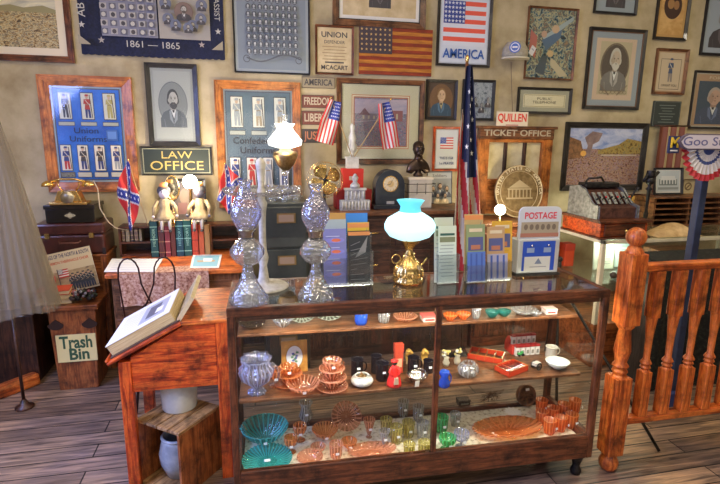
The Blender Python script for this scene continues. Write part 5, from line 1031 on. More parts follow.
# red boxes, building model, urn
def plainbox(name, lb, x, Y, w_, d_, h_, m_, z=None, cat='box', label_m=None, rz=0):
    p = onb(x, Y); 
    if z is not None: p.z = z
    k = scl(p); t = thing(name, lb, cat, p, rz); a = MB(); a.bb(-w_*k/2, w_*k/2, 0, d_, 0, h_*k, m_); a.build('body', t, bevel=.003)
    a = MB(); a.bb(-w_*k/2-.001, w_*k/2+.001, -.001, d_+.001, h_*k*.8, h_*k+.001, m_); a.build('lid', t, bevel=.002)
    if label_m: a = Art(-.002); a.rect(0, h_*k*.55, w_*k*.4, h_*k*.2, label_m); a.build('printed_label', t)
    return t, p, k
_, pr, kr = plainbox('red_box', 'wide red box behind the little stone building model', 354, 3.9, 36, .14, 19, C(.35, .015, .015))
_, p2, k2 = plainbox('red_box', 'bright red box stacked on the wide red box', 353, 3.92, 21, .1, 20, C(.6, .03, .02), z=ZB+19*kr+.003, label_m=C(.6, .5, .45))
zt = ZB+19*kr+20*k2+.006
t = thing('marble_urn', 'white marble urn on a square plinth atop the red boxes', 'urn', (p2.x, 3.97, zt)); k = k2; mb_ = mottled('marble', [(.3, (.45, .44, .38)), (.7, (.7, .69, .62))], 15, rough=.4)
a = MB(); a.bb(-6*k, 6*k, -.035, .035, 0, 10*k, mb_); a.bb(-7*k, 7*k, -.04, .04, 10*k, 11.5*k, mb_); a.build('plinth', t, bevel=.002)
a = MB(); a.lathe([(r*k, z*k) for r, z in [(3, 11.5), (1.5, 14), (4, 17), (5, 22), (3, 25), (4, 30), (2, 36), (2.5, 41), (.5, 44)]], mb_, n=20); a.build('urn', t)
p = onb(355, 3.83); k = scl(p); t = thing('stone_building_model', 'grey miniature stone memorial building in front of the red box', 'model', p); st = mottled('greystone', [(.3, (.22, .22, .22)), (.6, (.5, .5, .48))], 50, rough=.8)
a = MB(); a.bb(-15*k, 15*k, -.02, .04, 0, 10*k, st); a.bb(-10*k, 10*k, -.01, .03, 10*k, 20*k, st)
for i in range(9): a.tube([((-13+3.25*i)*k, -.026, 1*k), ((-13+3.25*i)*k, -.026, 9*k)], .0055, mb_, 8)
for i in range(5): a.tube([((-8+4*i)*k, -.014, 11*k), ((-8+4*i)*k, -.014, 19*k)], .005, mb_, 8)
a.build('walls', t); a = MB(); a.bb(-11*k, 11*k, -.018, .034, 20*k, 22*k, mb_); a.lathe([(r*k, z*k) for r, z in [(5, 22), (5, 25), (2, 28), (3.5, 32), (1, 36)]], st, (0, .008, 0), 14); a.build('roof', t)
# two small American flags (crossed) standing in the urn plinth
def pair(lb, base, top, side, drop, w_, Yb=3.93):
    return stick_flag(lb, base, top, drop, w_, Yb, side, us_col, us_st, 'american_flag', hoist=.55)
# small US flags hang steeply: custom
def usmini(lb, base, top, c0, c1, wpx_, Yb):
    b0, t1 = yp(*base, Yb), yp(*top, Yb); t = thing('american_flag', lb, 'flag', b0); a = MB(); a.tube([(0, 0, 0), t1-b0], .004, C(.45, .3, .12), 6); a.ball(t1-b0, .008, GOLD, 8, 6); a.build('stick', t)
    P0, P1 = yp(*c0, Yb)-b0, yp(*c1, Yb)-b0; k = scl(b0)      # cloth hangs from the tip P0 to the hem P1
    ax = (P1-P0); pe = Vector((ax.z, 0, -ax.x)).normalized()
    def fn(u, v): return P0+ax*u+pe*(-(v-.5)*wpx_*k*(.75+.5*min(u*2, 1)))+Vector((0, -.015-.016*math.sin(v*8+u*3), 0))
    st_ = [(.05+.075*i, .92-.1*j, .022, 1.6) for i in range(5) for j in range(5)]
    flagcloth('cloth', t, fn, lambda u, v: cblue if (u < .42 and v > .38) else (cred if int(v*11) % 2 == 0 else cwh), st_, 40, 22); return t
usmini('small american flag hanging limp, left of the two over the urn', (352, 157), (331, 98), (335, 101), (324, 143), 15, 3.93)
usmini('small american flag hanging limp, right of the two over the urn', (354, 157), (391, 99), (383, 103), (391, 148), 15, 3.94)
# mantel clock
p = onb(390, 3.85); k = scl(p); t = thing('mantel_clock', 'black arched mantel clock with a gold dial', 'clock', p); bk = mottled('slate', [(.3, (.008, .012, .018)), (.7, (.03, .04, .05))], 9, rough=.3, coat=.4)
a = MB(); a.prism([(-15*k, 4*k), (15*k, 4*k), (15*k, 22*k)]+[(q, w_) for q, w_ in arc(0, 22*k, 15*k, 17*k, 0, PI, 16)][1:], 0, .12, bk); a.build('case', t, bevel=.003); a = MB(); a.bb(-17*k, 17*k, -.012, .13, 0, 4*k, bk); a.build('base', t, bevel=.003)
a = Art(-.001); a.oval(0, 25*k, 8*k, 8*k, GOLD); a.oval(0, 25*k, 7*k, 7*k, C(.75, .62, .38))
for i in range(12): q = i*PI/6; a.line(5.5*k*math.sin(q), 25*k+5.5*k*math.cos(q), 6.6*k*math.sin(q), 25*k+6.6*k*math.cos(q), .003, INK)
a.oval(0, 25*k, 3.2*k, 3.2*k, C(.65, .45, .18)); a.line(0, 25*k, -4*k, 24*k, .004, INK); a.line(0, 25*k, 1.5*k, 29*k, .003, INK); a.build('dial', t)
a = MB(); a.bb(-10*k, 10*k, -.006, 0, 8*k, 13*k, C(.02, .025, .03)); a.bb(-4*k, 4*k, -.009, -.006, 5*k, 8*k, C(.3, .3, .28)); a.build('name_plate', t)
# bust on white block
p = onb(420, 3.88); k = scl(p); t = thing('pedestal_block', 'pale stone block under the bronze bust with a wire rack around it', 'pedestal', p); a = MB(); a.bb(-12*k, 12*k, 0, .16, 0, 28*k, mottled('palestone', [(.3, (.45, .4, .3)), (.7, (.62, .57, .45))], 10)); a.bb(-13*k, 13*k, -.006, .165, 28*k, 30.5*k, CREAM); a.build('block', t, bevel=.003)
a = MB()
for z in (16, 24): a.tube([(-15*k, .1, z*k), (-15*k, -.03, z*k), (14*k, -.03, z*k), (14*k, .1, z*k)], .003, IRON, 6)
for x in (-15, -5, 4, 14): a.tube([(x*k, -.03, 14*k), (x*k, -.03, 25*k)], .0025, IRON, 6)
a.build('wire_rack', t)
bz = mottled('bronze', [(.3, (.02, .013, .01)), (.7, (.09, .055, .035))], 14, rough=.35, metal=.7)
t = thing('bronze_bust', 'dark bronze bust of a bearded man on the pale block', 'bust', (p.x, 3.96, ZB+30.5*k+.001))
a = MB(); a.lathe([(5*k, 0), (5*k, 2*k), (3*k, 4*k), (3.4*k, 8*k)], bz, n=20); a.build('socle', t)
a = MB(); a.sheet(lambda u, v: ((12.5*k*(1-v**3*.7))*math.cos(2*PI*u)*(1 if v > .0 else .6), 5.5*k*(1-v*.3)*math.sin(2*PI*u), (5+13*v)*k-2.5*k*math.cos(4*PI*u)*(1-v)), 28, 10, bz)
a.tube([(0, 0, 14*k), (0, 0, 22*k)], [5*k, 3.8*k], bz, 14); a.ball((0, 0, 26.5*k), (5.6*k, 6*k, 7.4*k), bz, 20, 14); a.ball((0, -4*k, 23*k), (3.4*k, 3*k, 3.6*k), bz); a.ball((0, -6.2*k, 27*k), (1*k, 1.4*k, 1.9*k), bz, 10, 8); a.ball((0, 1.5*k, 29.5*k), (5.8*k, 6*k, 5.5*k), bz)
for s_ in (-1, 1): a.ball((s_*5.3*k, .5*k, 27*k), (1*k, 1.4*k, 2*k), bz, 8, 6); a.ball((s_*2*k, -5.2*k, 28.3*k), (1.1*k, .8*k, .6*k), C(.01, .008, .006), 8, 6)
a.build('figure', t)
# poster of seated people
def d(a, w, h):
    a.rect(0, 0, w, h, C(.3, .32, .33)); a.rect(0, h*.38, w, h*.18, C(.5, .52, .5)); a.txt('Soldiers', 0, h*.38, h*.14, INK, width=w*.6)
    for (x, z, s_) in ((-.28, -.12, 1), (0, -.05, 1.1), (.28, -.12, 1), (-.12, -.34, .9), (.18, -.34, .9)): a.bust(x*w, z*h, w*.36*s_, h*.4*s_, C(.5, .4, .25) if s_ == .9 else C(.08, .09, .12), C(.55, .38, .25), INK, C(.12, .08, .05))
p = onb(442, 3.95); k = scl(p)
picture('group_picture', 'leaning picture of a group of people beside the bust', 'picture', (p.x+.01, ZB+17*k+.004, 27*k, 33*k), .008, (C(.1, .1, .1), C(.1, .1, .1)), d, Y=4.06, depth=.012, rx=-.1)
# tall furled flag
bp_ = Vector((yp(468, 230, 3.56).x, 3.56, 0)); tp_ = yp(467, 62, 3.56); t = thing('furled_flag', 'tall American flag furled on a standing pole', 'flag', (bp_.x, 3.56, 0)); 
a = MB(); a.tube([(0, 0, .02), (tp_.x-bp_.x, 0, tp_.z)], .011, W('brown', 'z'), 10); a.ball((tp_.x-bp_.x, 0, tp_.z+.02), (.014, .014, .03), GOLD); a.build('pole', t); a = MB(); a.lathe([(.1, 0), (.1, .02), (.05, .04), (.025, .1)], IRON, n=28); a.build('base', t)
zt_ = tp_.z-.03; zb_ = .75; k = scl((bp_.x, 3.56, 1.6))
def ff(u, v):
    w_ = (6+ 34*(1-v)**.8)*k*1.0; x = (tp_.x-bp_.x)*v+(u-.5)*w_-.02*(1-v)*0; return (x, -.03-(.018+.02*(1-v))*math.cos(u*PI*5)-.03*math.sin(PI*u), zb_+(zt_-zb_)*v)
def fcol(u, v):
    NAVY = C(.008, .013, .05)
    if v > .52+.16*abs(u-.5)-(.0 if u > .35 else -.28)*0 and not (u < .22 and v < .8-(.1*u)) and not (u > .8 and v < .72): return NAVY
    if v > .47 and .35 < u < .75: return NAVY
    q = (u*6.2+v*3.2) % 1.4
    return C(.36, .018, .018) if q < .75 else C(.5, .44, .34)
st_ = [(.5+.18*math.sin(i*2.3), .56+i*.032, .05, .3) for i in range(13)]
flagcloth('cloth', t, ff, fcol, st_, 60, 80, off=-.006)
# round bronze medallion leaning in front of ticket window
p = onb(517, 4.02); k = scl(p); t = thing('round_medallion', 'big round bronze medallion with raised letters leaning on the ticket window', 'medallion', (p.x, 3.98, ZL), rot=(-.12, 0, 0)); R = 26*k
a = MB(); a.prism(arc(0, R, R, R, 0, 2*PI, 48)[:-1], 0, .02, mottled('medalbronze', [(.3, (.16, .1, .04)), (.7, (.42, .3, .14))], 20, rough=.45, metal=.6, bump=.3)); a.build('disc', t)
gm2 = C(.62, .5, .3, rough=.4, metal=.5); a = MB()
for r, w_ in ((R-.006, .006), (R*.78, .003)): a.tube([(r*math.cos(q), -.003, R+r*math.sin(q)) for q in [i*PI/28 for i in range(56)]], w_, gm2, 6, True)
a.build('raised_ring', t)
a = Art(-.002); tx = 'UNITED STATES OF AMERICA'
for i, c_ in enumerate(tx):
    q = PI*1.02-i*(PI*1.04)/(len(tx)-1); a.txt(c_, R*.88*math.cos(q), R+R*.88*math.sin(q), R*.16, C(.75, .66, .45), rot=q-PI/2, bold=.02)
a.rect(0, R*.75, R*1.1, R*.06, gm2); a.poly([(-R*.45, R*1.15), (R*.45, R*1.15), (0, R*1.45)], gm2); a.rect(0, R*1.1, R*1.0, R*.06, gm2)
for i in range(7): a.rect((i-3)*R*.15, R*.92, R*.05, R*.3, gm2)
a.build('relief', t)
# white-globe lamp by the medallion
p = yp(500, 211, 3.8); t = thing('globe_lamp', 'small lamp with a bright white globe in front of the bronze medallion', 'lamp', (p.x, 3.8, ZL)); hz = max(p.z-ZL, .06); a = MB(); a.lathe([(.035, 0), (.035, .008), (.01, .015), (.02, hz-.03)], BRASS, n=16); a.build('base', t); a = MB(); a.ball((0, 0, hz+.01), .045, C(1, .95, .8, emit=13)); a.build('globe', t); g3 = Vector((p.x, 3.72, ZL+hz))
# ------------------------------------------------------------------ iron-back chair
p = yp(148, 290, 3.12); ch_ = thing('wire_chair', 'bent iron wire-back parlour chair facing the writing desk', 'chair', (p.x, 3.3, 0)); ir = C(.035, .012, .01, rough=.3, metal=.5)
a = MB(); a.lathe([(.01, 0), (.19, 0), (.195, .012), (.18, .024), (.01, .026)], W('brown'), (0, 0, .45), 32); a.build('seat', ch_)
for i in range(4): q = PI/4+i*PI/2; a = MB(); a.tube([(.1*math.cos(q), .1*math.sin(q), .45), (.15*math.cos(q), .15*math.sin(q), .25), (.19*math.cos(q), .19*math.sin(q), 0.01)], .009, ir); a.build('leg', ch_)
a = MB(); yb = -.18; tz = yp(140, 258, 3.12).z; hx = .2; bz0 = .46
for s_ in (-1, 1):
    a.tube([(s_*.08, yb, bz0), (s_*.14, yb, bz0+.2), (s_*.16, yb, tz-.12)]+[(s_*.1+s_*.06*math.cos(q), yb, tz-.1+.1*math.sin(q)) for q in [i*PI/8 for i in range(1, 8)]]+[(s_*.035, yb, tz-.16), (s_*.006, yb+.0, tz-.24), (-s_*.05, yb, tz-.36), (-s_*.04, yb, tz-.44), (0, yb, tz-.48), (0, yb, bz0)], .0052, ir, 8)
a.tube([(.045*math.cos(q), yb, tz-.34+.06*math.sin(q)) for q in [i*PI/12 for i in range(24)]], .0042, ir, 6, True); a.build('wire_back', ch_)
# ------------------------------------------------------------------ trash bin box with song book, red books, flowers
tb = thing('trash_bin_box', 'tapered wooden box labelled Trash Bin standing on the floor', 'bin', ((zp(59, 392, 0).x+zp(99, 387, 0).x)/2+.0, 3.6, 0)); tw0 = (zp(99, 387, 0).x-zp(59, 392, 0).x)/2; 
zt1 = yp(75, 310, 3.6).z; xa, xb = yp(43, 308, 3.6).x-tb.location.x, yp(98, 304, 3.6).x-tb.location.x; bw0 = (xb-xa)/2; xc = (xa+xb)/2
bn = W('bin', 'z'); a = MB()
vs = [(-tw0, 0, 0), (tw0, 0, 0), (tw0, .25, 0), (-tw0, .25, 0), (xc-bw0+.02, -.0, zt1), (xc+bw0-.02, 0, zt1), (xc+bw0-.02, .25, zt1), (xc-bw0+.02, .25, zt1)]
a.add(vs, [(3, 2, 1, 0), (0, 1, 5, 4), (1, 2, 6, 5), (2, 3, 7, 6), (3, 0, 4, 7), (4, 5, 6, 7)], bn); a.build('box', tb, bevel=.006)
a = MB(); a.bb(xc-bw0, xc+bw0, -.02, .27, zt1, zt1+.035, W('bin', 'x')); a.build('lid', tb, bevel=.006)
for s_ in (-1, 1): a = MB(); a.prism(arc(xc+s_*bw0*.62, zt1-.1, .05, .035, PI, 2*PI, 8)+[(xc+s_*bw0*.62, zt1-.06)], -.006, 0.001, C(.03, .01, .005)); a.build('hand_hole', tb)
q = quad2(57, 334, 97, 361, 3.6); t_ = MB(); a = Art(-.008); a.rect(0, 0, q[2], q[3], C(.8, .68, .3)); gt = C(.03, .09, .04); a.txt('Trash', -.0, q[3]*.2, q[3]*.62, gt, width=q[2]*.82, bold=.03); a.txt('Bin', q[2]*.05, -q[3]*.24, q[3]*.58, gt, width=q[2]*.5, bold=.03)
a.bb(-q[2]/2, q[2]/2, -.008, -.001, -q[3]/2, q[3]/2, C(.7, .62, .35)); a.build('paper_sign', tb, (q[0]-tb.location.x, 0, q[1]))
ZTB = zt1+.036
# songbook
q = quad2(50, 262, 101, 302, 3.8)
def d(a, w, h):
    a.rect(0, 0, w, h, C(.72, .62, .42)); a.rect(0, -h*.22, w, h*.5, landscape([(.3, (.3, .22, .12)), (.55, (.55, .42, .25)), (.7, (.2, .14, .1))], 14, key='songs')); a.txt('SONGS OF THE NORTH & SOUTH', 0, h*.4, h*.13, C(.04, .05, .15), width=w*.92, bold=.02); a.txt('MORMON TABERNACLE CHOIR', 0, h*.25, h*.09, C(.6, .1, .04), width=w*.86, bold=.02)
    for i in range(9): a.person(w*(-.02+.055*i), -h*.46, h*(.36+.05*(i % 2)), C(.04, .05, .07), C(.05, .06, .1), gun=False)
    usflag(a, -w*.12, -h*.02, w*.2, h*.2, 7, ch=4, ss=.1); a.line(-w*.22, -h*.4, -w*.22, h*.1, .005, INK); a.poly([(-w*.45, -h*.15), (-w*.28, -h*.02), (-w*.3, -h*.2)], C(.6, .1, .08))
sg = thing('record_sleeve', 'record sleeve titled SONGS OF THE NORTH & SOUTH leaning on the box', 'record sleeve', (q[0], 3.79, ZTB+.012), rot=(-.16, -.2, 0))
a = Art(0); a.bb(-q[2]/2, q[2]/2, 0, .005, -q[3]/2, q[3]/2, PAPER); d(a, q[2], q[3]); o = a.build('sleeve', sg, (0, 0, q[3]/2+.03))
for i, (z, c_, rz, w_) in enumerate(((0, C(.55, .42, .22), .1, .22), (.032, C(.5, .38, .2), .25, .2), (.062, C(.55, .07, .03), .15, .2))):
    p = yp(55, 300, 3.66); a = MB(); cv = c_; a.bb(-w_/2, w_/2, 0, .15, 0, .004, cv); a.bb(-w_/2, w_/2, 0, .15, .026, .03, cv); a.bb(-w_/2, -w_/2+.006, 0, .15, 0, .03, cv); a.bb(-w_/2+.004, w_/2-.004, .004, .146, .004, .026, AGED); tag(a.build('book', None, (p.x, 3.63, ZTB+z+.001), rot=(0, 0, rz)), ['tan book at the bottom of the small pile on the trash bin box', 'tan book in the middle of the small pile on the trash bin box', 'red-covered book on top of the small pile on the trash bin box'][i], 'book')
p = yp(84, 300, 3.66); t = thing('flower_bunch', 'dark bunch of dried flowers lying on the trash bin box', 'flowers', (p.x, 3.68, ZTB+.001)); a = MB(); b_ = MB()
for i in range(60): a.ball((random.uniform(-.08, .08), random.uniform(-.06, .04), .02+random.uniform(0, .06)), random.uniform(.008, .018), [C(.02, .02, .02), C(.06, .04, .04), C(.05, .07, .04)][i % 3], 7, 5)
for i in range(14): b_.ball((random.uniform(-.07, .07), random.uniform(-.08, .0), .04+random.uniform(0, .05)), .01, [C(.35, .12, .12), C(.3, .3, .34)][i % 2], 7, 5)
a.build('foliage', t); b_.build('blossoms', t)
# ------------------------------------------------------------------ box with suitcase, black box and phone behind
xw0, xw1 = yp(38, 256, 3.8).x, yp(102, 256, 3.8).x; zs = yp(70, 258, 3.8).z
a = MB(); wc = thing('wooden_chest', 'tall plain wooden chest standing behind the trash bin box', 'chest', ((xw0+xw1)/2, 4.05, 0)); hw = (xw1-xw0)/2
a.bb(-hw, hw, -.13, .14, 0, zs-.02, W('bin', 'x')); a.build('body', wc, bevel=.005); a = MB(); a.bb(-hw-.01, hw+.01, -.155, .145, zs-.02, zs, W('bin', 'x')); a.build('top', wc, bevel=.005)
for s_ in (-1, 1): a = MB(); a.bb(s_*hw*.9-.02, s_*hw*.9+.02, -.15, -.13, 0, zs-.02, W('bin', 'z')); a.build('leg', wc, bevel=.004)
k = scl((0, 3.9, zs))*.98; sk = thing('suitcase', 'dark maroon leather suitcase under the black box and telephone', 'suitcase', (yp(70, 240, 3.9).x, 3.9, zs+.001)); lt_ = mottled('leather', [(.3, (.03, .007, .006)), (.7, (.1, .025, .018))], 14, rough=.35, coat=.3)
a = MB(); a.bb(-30*k, 30*k, 0, .28, 0, 19*k, lt_); a.build('body', sk, bevel=.015); a = MB(); a.bb(-30.5*k, 30.5*k, -.004, .284, 19*k+.001, 30*k, lt_); a.build('lid', sk, bevel=.015)
a = MB(); a.tube([(-9*k, -.005, 13*k), (-8*k, -.03, 12*k), (8*k, -.03, 12*k), (9*k, -.005, 13*k)], .007, C(.12, .04, .03)); a.build('handle', sk)
for x in (-19, 19): a = MB(); a.bb((x-2)*k, (x+2)*k, -.01, 0, 16*k, 21*k, BRASS); a.build('latch', sk)
for x in (-29, 29): a = MB(); a.bb((x-1.5)*k, (x+1.5)*k, -.008, .0, 0, 6*k, C(.02, .01, .01)); a.build('corner_guard', sk)
zs2 = zs+30*k+.003; bb_ = thing('black_box', 'black lacquered wooden box with silver emblem under the telephone', 'box', (yp(70, 215, 3.92).x, 3.92, zs2)); a = MB(); a.bb(-21*k, 21*k, 0, .24, 0, 13*k, C(.015, .013, .012, rough=.2)); a.build('body', bb_, bevel=.004); a = MB(); a.bb(-22*k, 22*k, -.008, .248, 13*k, 17*k, C(.02, .016, .015, rough=.2)); a.build('lid', bb_, bevel=.005)
a = Art(-.001); sv2 = C(.55, .52, .4); a.poly([(0, 4*k), (5*k, 7*k), (0, 10*k), (-5*k, 7*k)], sv2); a.ring(0, 7*k, 3*k, 2.4*k, .003, INK); a.build('emblem', bb_)
zs3 = zs2+17*k+.002; ph = thing('telephone', 'antique gold cradle telephone on the black box', 'telephone', (bb_.location.x, 3.95, zs3)); a = MB()
a.bb(-16*k, 16*k, -.05, .07, 0, 2.5*k, GOLD); a.prism([(-12*k, 2.5*k), (12*k, 2.5*k), (8*k, 13*k), (-8*k, 13*k)], -.04, .06, GOLD); a.build('body', ph, bevel=.004)
a = MB(); a.lathe([(0.001, .012), (5.5*k, .012), (6*k, 0)][::-1], C(.5, .45, .35, rough=.3, metal=.8), (0, -.042, 7*k), 24, axis=Matrix.Rotation(PI/2, 3, 'X')); a.build('dial', ph)
a = MB(); 
for s_ in (-1, 1): a.tube([(s_*6*k, .01, 13*k), (s_*9*k, .01, 17*k), (s_*9*k, .01, 21*k)], .005, GOLD)
a.build('cradle', ph)
a = MB(); a.tube([(-15*k, 0, 21*k), (-6*k, 0, 23.5*k), (6*k, 0, 23.5*k), (15*k, 0, 21*k)], [.01, .008, .008, .01], GOLD); a.lathe([(6*k, 0), (5*k, 3*k), (2*k, 5*k)], GOLD, (-17*k, 0, 17*k), 16); a.lathe([(6*k, 0), (5*k, 3*k), (2*k, 5*k)], GOLD, (17*k, 0, 17*k), 16); a.build('handset', ph)
a = MB(); a.tube([(17*k, .02, 17*k), (22*k, .0, 22*k), (25*k, 0, 14*k), (26*k, -.02, -4*k), (32*k, -.02, -17*k), (38*k, .0, -24*k), (46*k, .04, -27*k)], .0035, C(.6, .5, .35), 6); a.build('cord', ph)
# ------------------------------------------------------------------ sheer gown on a stand
Yg = 3.4; gx = yp(2, 240, Yg).x; zh_ = yp(30, 308, Yg).z; ztp = yp(8, 95, Yg).z; Rg = (yp(58, 302, Yg).x-gx)
gown = thing('sheer_skirt', 'sheer cream gathered skirt on a dark stand at the left edge of the photo', 'skirt', (gx, Yg, 0)); tm = bpy.data.materials.new('sheer_tulle'); tm.use_nodes = True; nt = tm.node_tree
for n in list(nt.nodes): nt.nodes.remove(n)
o_ = nt.nodes.new('ShaderNodeOutputMaterial'); tr = nt.nodes.new('ShaderNodeBsdfTransparent'); df = nt.nodes.new('ShaderNodeBsdfDiffuse'); df.inputs[0].default_value = (.42, .36, .26, 1); tl = nt.nodes.new('ShaderNodeBsdfTranslucent'); tl.inputs[0].default_value = (.42, .36, .26, 1)
m1 = nt.nodes.new('ShaderNodeMixShader'); m1.inputs[0].default_value = .4; m2 = nt.nodes.new('ShaderNodeMixShader'); m2.inputs[0].default_value = .36
nt.links.new(df.outputs[0], m1.inputs[1]); nt.links.new(tl.outputs[0], m1.inputs[2]); nt.links.new(tr.outputs[0], m2.inputs[1]); nt.links.new(m1.outputs[0], m2.inputs[2]); nt.links.new(m2.outputs[0], o_.inputs[0])
def gf(rs, fn_, amp):
    def f(u, v):
        r = rs*(.09+.91*(1-v)**.8); q = 2*PI*u; r *= 1+amp*math.sin(fn_*q+1.5*math.sin(3*q))*(.4+.6*(1-v)); return (r*math.cos(q), r*math.sin(q)*.8, zh_+(ztp-zh_)*v+.012*math.sin(5*q)*(1-v))
    return f
a = MB(); a.sheet(gf(Rg, 34, .05), 240, 24, tm); a.build('outer_layer', gown); a = MB(); a.sheet(gf(Rg*.86, 26, .06), 200, 24, tm); a.build('inner_layer', gown)
a = MB(); a.lathe([(.02, zh_), (.02, ztp-.02), (.05, ztp-.01), (.055, ztp+.03), (.01, ztp+.035)], mottled('linen', [(.3, (.4, .34, .24)), (.7, (.58, .5, .36))], 20, rough=.9), n=28); a.build('waistband', gown)
a = MB(); a.tube([(0, 0, .02), (0, 0, zh_+.02)], .01, W('dark', 'z'), 12); a.lathe([(.055, 0), (.055, .012), (.03, .025), (.012, .06)], W('dark', 'x'), n=24)
a.build('stand', gown)
p = zp(30, 392, 0); t = thing('dark_chest', 'low dark wooden trunk below the sheer gown', 'trunk', (p.x-.32, 3.78, 0)); a = MB(); a.bb(-.25, .33, 0, .38, 0, .5, W('dark', 'z')); a.build('body', t, bevel=.006); a = MB(); a.bb(-.26, .34, -.01, .39, .5, .56, W('dark')); a.build('lid', t, bevel=.006)
P0, P1 = zp(8, 397, 0), zp(36, 386, 0); t = thing('floor_beam', 'short round-edged orange wooden rocker lying on the floor at the left edge', 'timber', (P0+P1)/2+Vector((-.05, 0, 0)), math.atan2((P1-P0).y, (P1-P0).x)); a = MB(); a.bb(-.28, .16, -.045, .045, 0, .085, W('orange', 'x')); a.build('beam', t, bevel=.02); a = MB(); a.bb(-.24, -.2, -.05, .05, .085, .1, W('brown', 'y')); a.build('batten', t, bevel=.003)
# ------------------------------------------------------------------ newel post and balustrade
YN = 2.09; NX = 1.86
def zat(x, y): return yp(x, y, YN).z
nz = [zat(609, 449), zat(615, 376), zat(621, 324), zat(628, 253), zat(632, 228)]
bal = thing('balustrade', 'orange-stained wooden balustrade with ball-topped newel post', 'railing', (NX, YN, 0)); oz = W('orange', 'z')
a = MB(); hwN = .047
a.lathe([(.03, 0.0), (.045, .02), (.05, .05), (.035, .085), (.03, .1)], oz, n=20); a.bb(-hwN, hwN, -hwN, hwN, .1, nz[1], oz); d_ = nz[2]-nz[1]
a.lathe([(.044, nz[1]), (.03, nz[1]+.012), (.04, nz[1]+.03), (.03, nz[1]+.045), (.042, nz[1]+.06), (.028, nz[1]+.08), (.042, nz[1]+d_*.5), (.03, nz[2]-.03), (.045, nz[2]-.01), (.046, nz[2])], oz, n=24)
a.bb(-hwN, hwN, -hwN, hwN, nz[2], nz[3], oz); a.lathe([(.046, nz[3]), (.03, nz[3]+.03), (.016, nz[3]+.045)], oz, n=20); rb = (nz[4]-nz[3]-.035)/2; a.ball((0, 0, nz[3]+.035+rb), rb+.003, oz, 24, 16); a.build('newel_post', bal, bevel=.004)
a = MB(); zr1 = zat(650, 263); a.bb(hwN, 1.6, -.03, .03, zr1-.04, zr1, W('orange', 'x')); a.build('handrail', bal, bevel=.008)
zb1 = zat(650, 413); a = MB(); a.bb(hwN, 1.6, -.03, .03, zb1-.035, zb1, W('orange', 'x')); a.build('bottom_rail', bal, bevel=.006)
xb_ = [yp(x, 405, YN).x-NX for x in (640, 661)]; st_b = xb_[1]-xb_[0]; za_, zb2 = zat(650, 317), zat(650, 370)
def balm():
    a = MB(); h_ = .027; a.bb(-h_, h_, -h_, h_, zb1, zb2, oz); a.bb(-h_, h_, -h_, h_, za_, zr1-.04, oz); q = za_-zb2
    a.lathe([(.03, zb2), (.018, zb2+.01), (.028, zb2+.022), (.02, zb2+.034), (.03, zb2+.046), (.016, zb2+.07), (.018, zb2+q*.6), (.026, za_-.02), (.03, za_)], oz, n=18); return a
b0 = balm().build('baluster', bal, (xb_[0], 0, 0), bevel=.003)
for i in range(1, 12):
    o = b0.copy(); col.objects.link(o); o.parent = bal; o.location = (xb_[0]+i*st_b, 0, 0)
# dark draped cabinet behind the balusters
p = yp(652, 300, 2.75); t = thing('black_drape_stand', 'low black-draped cabinet behind the balusters', 'cabinet', (p.x, 2.8, 0)); zc_ = .93
bd = mottled('blackfoliage', [(.45, (.006, .006, .005)), (.6, (.02, .022, .016)), (.75, (.05, .06, .04))], 40, rough=.9); a = MB(); a.bb(.1, 1.4, 0, .3, 0, zc_, W('black', 'z')); a.build('body', t, bevel=.006)
a = MB(); a.sheet(lambda u, v: (.08+1.34*u, -.02-.012*math.sin(u*60), .01+(zc_+.01)*v), 160, 4, bd); a.sheet(lambda u, v: (.08+1.34*u, -.02+.33*v, zc_+.012), 10, 3, bd); a.build('drape', t)
# thin black tripod
t = thing('tripod_stand', 'thin black metal tripod standing behind the right end of the case', 'stand', (1.98, 2.86, 0)); 
for (x, y) in (zp(556, 441, 0).xy, zp(659, 452, 0).xy, (2.15, 3.2)): a = MB(); a.tube([(0, 0, .85), (x-1.98, y-2.86, .006)], .009, IRON); a.build('leg', t)
a = MB(); a.tube([(0, 0, .78), (0, 0, .98)], .014, IRON); a.ball((0, 0, .98), .02, IRON); a.build('hub', t)
# ------------------------------------------------------------------ white-framed glass counter at the right with cash register
ZS = 1.02; c0 = zp(601, 240, ZS); c1 = zp(566, 222, ZS); GX, GY = c0.x+.02, c0.y; GD = min(.75, 4.1-GY); GW = 1.9
gc = thing('glass_counter', 'cream-framed glass counter behind the balustrade', 'display case', (GX, GY, 0)); cm = mottled('creampaint', [(.3, (.55, .48, .32)), (.7, (.75, .68, .48))], 6, rough=.5)
a = MB(); a.bb(0, GW, 0, .03, ZS-.035, ZS-.005, cm); a.bb(0, GW, GD-.03, GD, ZS-.035, ZS-.005, cm); a.bb(0, .03, 0, GD, ZS-.035, ZS-.005, cm); a.bb(GW-.03, GW, 0, GD, ZS-.035, ZS-.005, cm); a.build('top_frame', gc, bevel=.003)
for (x, y) in ((0, 0), (0, GD-.035), (GW-.035, 0), (GW-.035, GD-.035), (.78, 0)): a = MB(); a.bb(x, x+.035, y, y+.035, .35, ZS-.03, cm); a.build('corner_post', gc, bevel=.003)
a = MB(); a.bb(0, GW, 0, GD, 0, .35, W('bin', 'x')); a.build('base', gc, bevel=.005)
a = MB(); a.bb(.02, GW-.02, .03, GD-.03, .66, .672, PANE); a.build('glass_shelf', gc); a = MB(); a.bb(.0, GW, 0, GD, ZS-.005, ZS, PANE); a.build('top_glass', gc)
a = MB(); a.bb(.035, GW-.035, .012, .016, .35, ZS-.035, PANE); a.build('front_glass', gc); a = MB(); a.bb(.012, .016, .035, GD-.035, .35, ZS-.035, PANE); a.build('side_glass', gc)
